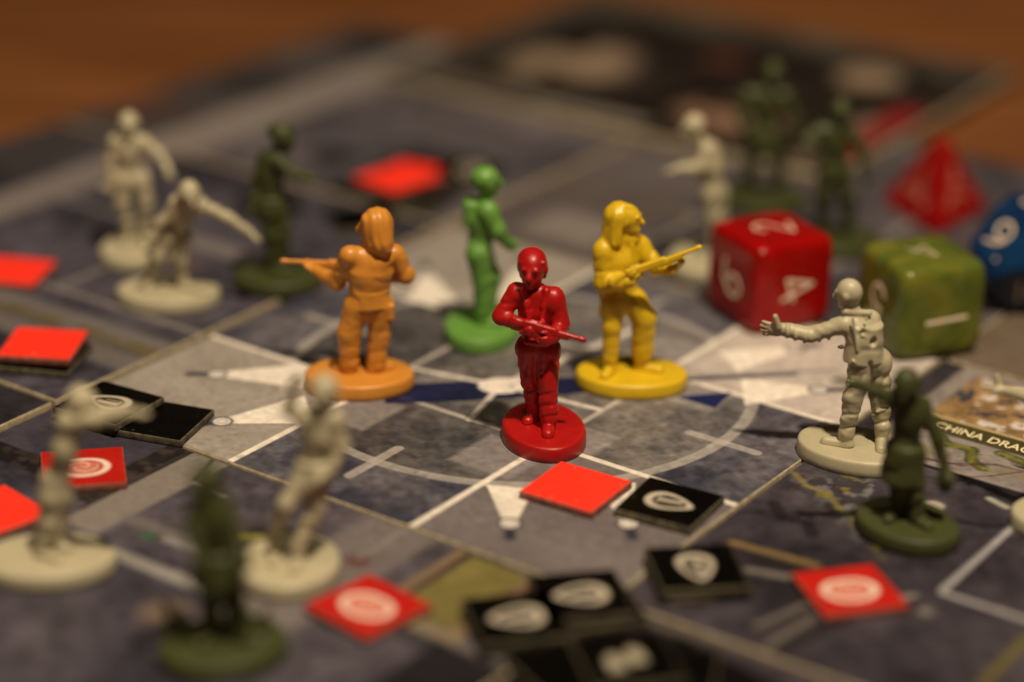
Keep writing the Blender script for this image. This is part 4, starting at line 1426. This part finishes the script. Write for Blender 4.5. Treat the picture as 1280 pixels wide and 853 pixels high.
# foreground left
F, j = zombie('bone coloured zombie in the foreground stretching its arm over the black stack', BG, M['bone'], (60, 692), (8.9, 6.5), 8,
              dict(head=(101, 503, -.4), pel=(72, 612, 0), ch=(82, 558, -.2), ha=(66, 622, -.3), hb=(76, 620, 1.0), sa=(84, 528, -1.0), sb=(97, 526, 1.2),
                   ka=(62, 655, -.8), aa=(52, 688, -.6), ta=(70, 694, -2.0), kb=(74, 655, 1.4), ab=(68, 684, 1.2), tb=(84, 688, 1.0),
                   ea=(122, 526, -2.2), wa=(152, 518, -3.2), fa=(182, 512, -3.6), eb=(118, 518, 2.0), wb=(142, 512, 2.0), fb=(160, 508, 2.0)),
              (.9, -.2, 0), (.9, -.2, -.1), h=.26, hr=1.9, wr=.14, slim=.82, armr=(1.15, 1.0, .75))
F.S.cap(F.p(66, 600, 0), F.p(60, 660, 0), 1.7, 1.5, .6, wr=.15, wf=1.5)
F.done()
F, j = zombie('bone coloured zombie in the foreground raising one arm beside its head', BG, M['bone'], (361, 698), (7.9, 6.8), 80,
              dict(head=(406, 488, -.6), pel=(389, 592, 0), ch=(398, 545, -.2), ha=(381, 600, -.2), hb=(397, 602, .3), sa=(380, 524, 0), sb=(418, 524, 0),
                   ka=(358, 630, -1.6), aa=(343, 668, .4), ta=(340, 684, -2.2), kb=(396, 635, -.4), ab=(372, 682, -1.2), tb=(368, 702, -4.0),
                   ea=(361, 512, -.8), wa=(366, 488, -1.4), fa=(371, 470, -1.6), eb=(428, 558, -.4), wb=(412, 590, -1.6), fb=(398, 600, -2.2)),
              (-.15, -.95, 0), (-.2, -.9, -.2), h=.26, hr=1.9, slim=.82, wr=.16, armr=(1.15, 1.0, .75))
F.hem(F.p(392, 590, 0) * (1, 1, 0), (-.15, -.95, 0), 2.3, F.p(392, 575, 0)[2], F.p(392, 606, 0)[2], 1.2, .5, .3)
F.done()
F, j = zombie('dark green zombie standing in the foreground on debris, out of focus', DG, M['olive'], (279, 800), (8.2, 6.6), 25,
              dict(head=(258, 600, 0), pel=(272, 700, 0), ch=(264, 648, 0), ha=(268, 712, -.4), hb=(280, 710, .8), sa=(252, 628, -.6), sb=(276, 630, .8),
                   ka=(264, 746, -1), aa=(262, 786, 0), ta=(250, 800, -2), kb=(290, 744, .6), ab=(296, 782, 1), tb=(310, 792, -.6),
                   ea=(240, 660, -1.4), wa=(248, 690, -3.0), fa=(240, 710, -3.6), eb=(293, 664, .2), wb=(304, 690, -1.6), fb=(310, 708, -2.4)),
              (-.1, -.95, 0), (-.3, -.9, -.1), h=.28, hr=2.0)
P = F.p; S = F.S
S.cap(P(228, 802, 1), P(206, 752, 1.5), 1.3, .5, .3); S.cap(P(238, 806, .5), P(230, 764, .5), 1.2, .5, .3); S.cap(P(318, 800, 1), P(334, 764, 1), 1.2, .5, .3); S.cap(P(300, 800, 0), P(308, 760, -.5), 1.2, .6, .3)
S.cap(P(226, 806, 0), P(330, 806, 0), 1.0, 1.0, .6)
F.hem(P(270, 700, 0) * (1, 1, 0), (0, -1, 0), 2.7, P(270, 690, 0)[2], P(270, 730, 0)[2], 1.2, .9, .3)
F.done()

# right foreground
F, j = zombie('dark green zombie swinging its arm in front of the reaching bone zombie', DG, M['olive'], (1135, 648), (7.8, 6.4), -48,
              dict(head=(1133, 479, -1.8), pel=(1130, 562, 0), ch=(1136, 520, -.4), ha=(1124, 570, -.2), hb=(1140, 572, .4), sa=(1119, 500, -1.0), sb=(1152, 508, .3),
                   ka=(1124, 602, -.4), aa=(1122, 630, .6), ta=(1112, 634, -1.2), kb=(1144, 606, -1), ab=(1146, 646, -1.2), tb=(1160, 660, -3),
                   ea=(1094, 490, -1.6), wa=(1068, 480, -2.2), fa=(1046, 473, -2.6), eb=(1172, 548, -.4), wb=(1181, 588, -1.0), fb=(1184, 612, -1.4)),
              (-.35, -.9, 0), (-.3, -.85, -.5), h=.26, hr=2.0, slim=.88, armr=(1.2, 1.0, .75))
P = F.p
F.S.ell(P(1183, 600, -1.2), (1.2, 1.1, 1.8), None, .5)
F.hem(P(1131, 565, 0) * (1, 1, 0), (-.3, -.95, 0), 2.7, P(1131, 556, 0)[2], P(1131, 600, 0)[2], 1.15, .6, .3)
F.S.cap(P(1130, 560, .3), P(1128, 610, .5), 2.4, 1.8, .6, wr=.15, wf=1.2)
F.done()
# zombie mostly outside the frame on the right: its hand and base edge show
F, j = zombie('bone coloured zombie reaching a hand across the printed restaurant roof', BG, M['bone'], (1342, 640), (8.7, 6.5), 0,
              dict(head=(1350, 445, 0), pel=(1350, 535, 0), ch=(1350, 495, 0), ha=(1342, 545, -.3), hb=(1360, 545, .3), sa=(1334, 478, -.4), sb=(1372, 480, .6),
                   ka=(1338, 585, -.8), aa=(1334, 626, 0), ta=(1322, 634, -1.2), kb=(1362, 585, .2), ab=(1364, 626, .8), tb=(1372, 634, -1),
                   ea=(1304, 503, 2.5), wa=(1258, 489, 7.0), fa=(1228, 478, 9.0), eb=(1385, 520, 0), wb=(1390, 550, -1), fb=(1392, 566, -1.4)),
              (-.8, .4, 0), (-.9, .3, -.1), h=.28, hr=2.0)
F.S.cap(F.p(1250, 486, 7.4), F.p(1246, 470, 7.6), .5, .35, .2)
F.done()

# behind the red die
F, j = zombie('bone coloured zombie behind the red die with its arm bent forward', BG, M['bone'], (880, 318), (8.6, 6.3), 70,
              dict(head=(868, 158, -.6), pel=(894, 236, 0), ch=(889, 206, 0), ha=(890, 242, -.6), hb=(898, 242, .6), sa=(884, 188, -1.2), sb=(893, 190, 1.2),
                   ka=(892, 272, -1), aa=(893, 300, -.4), ta=(882, 308, -1), kb=(900, 272, .8), ab=(900, 300, .8), tb=(890, 306, .6),
                   ea=(876, 209, -2.4), wa=(850, 211, -3.0), fa=(830, 213, -3.0), eb=(894, 214, 2.0), wb=(880, 222, 1.0), fb=(866, 222, .6)),
              (-.9, -.2, 0), (-.9, -.25, -.1), h=.3, hr=1.9)
F.done()
F, j = zombie('dark green zombie standing farthest back in front of the dark booklet', DG, M['olive'], (955, 243), (8.2, 6.4), 5,
              dict(head=(966, 92, 0), pel=(957, 165, 0), ch=(957, 130, 0), ha=(949, 172, -.2), hb=(966, 172, .3), sa=(934, 118, 0), sb=(982, 120, 0),
                   ka=(940, 202, -.6), aa=(936, 230, .4), ta=(930, 238, -1.4), kb=(972, 202, 0), ab=(974, 230, .6), tb=(980, 238, -1.2),
                   ea=(928, 146, -1), wa=(936, 168, -2.2), fa=(944, 176, -2.6), eb=(994, 148, -.6), wb=(998, 172, -1.4), fb=(998, 184, -1.8)),
              (-.1, -.95, 0), (-.1, -.95, -.1), h=.32, hr=2.2)
F.hem(F.p(957, 165, 0) * (1, 1, 0), (0, -1, 0), 2.9, F.p(957, 158, 0)[2], F.p(957, 188, 0)[2], 1.15, .8, .3)
F.done()
F, j = zombie('dark green zombie between the red die and the pyramid die, arms spread', DG, M['olive'], (1052, 296), (8.0, 6.3), 30,
              dict(head=(1051, 139, -.4), pel=(1042, 208, 0), ch=(1042, 176, 0), ha=(1035, 215, -.3), hb=(1050, 215, .3), sa=(1024, 164, -.2), sb=(1060, 164, .2),
                   ka=(1030, 245, -.6), aa=(1028, 278, .4), ta=(1020, 286, -1), kb=(1058, 246, 0), ab=(1062, 278, .6), tb=(1070, 288, -1.2),
                   ea=(1008, 176, -1.6), wa=(1016, 190, -3.0), fa=(1026, 188, -3.4), eb=(1076, 186, -.2), wb=(1082, 212, -1.2), fb=(1084, 232, -1.8)),
              (-.1, -.95, 0), (.05, -.95, -.1), h=.32, hr=2.1)
F.done()
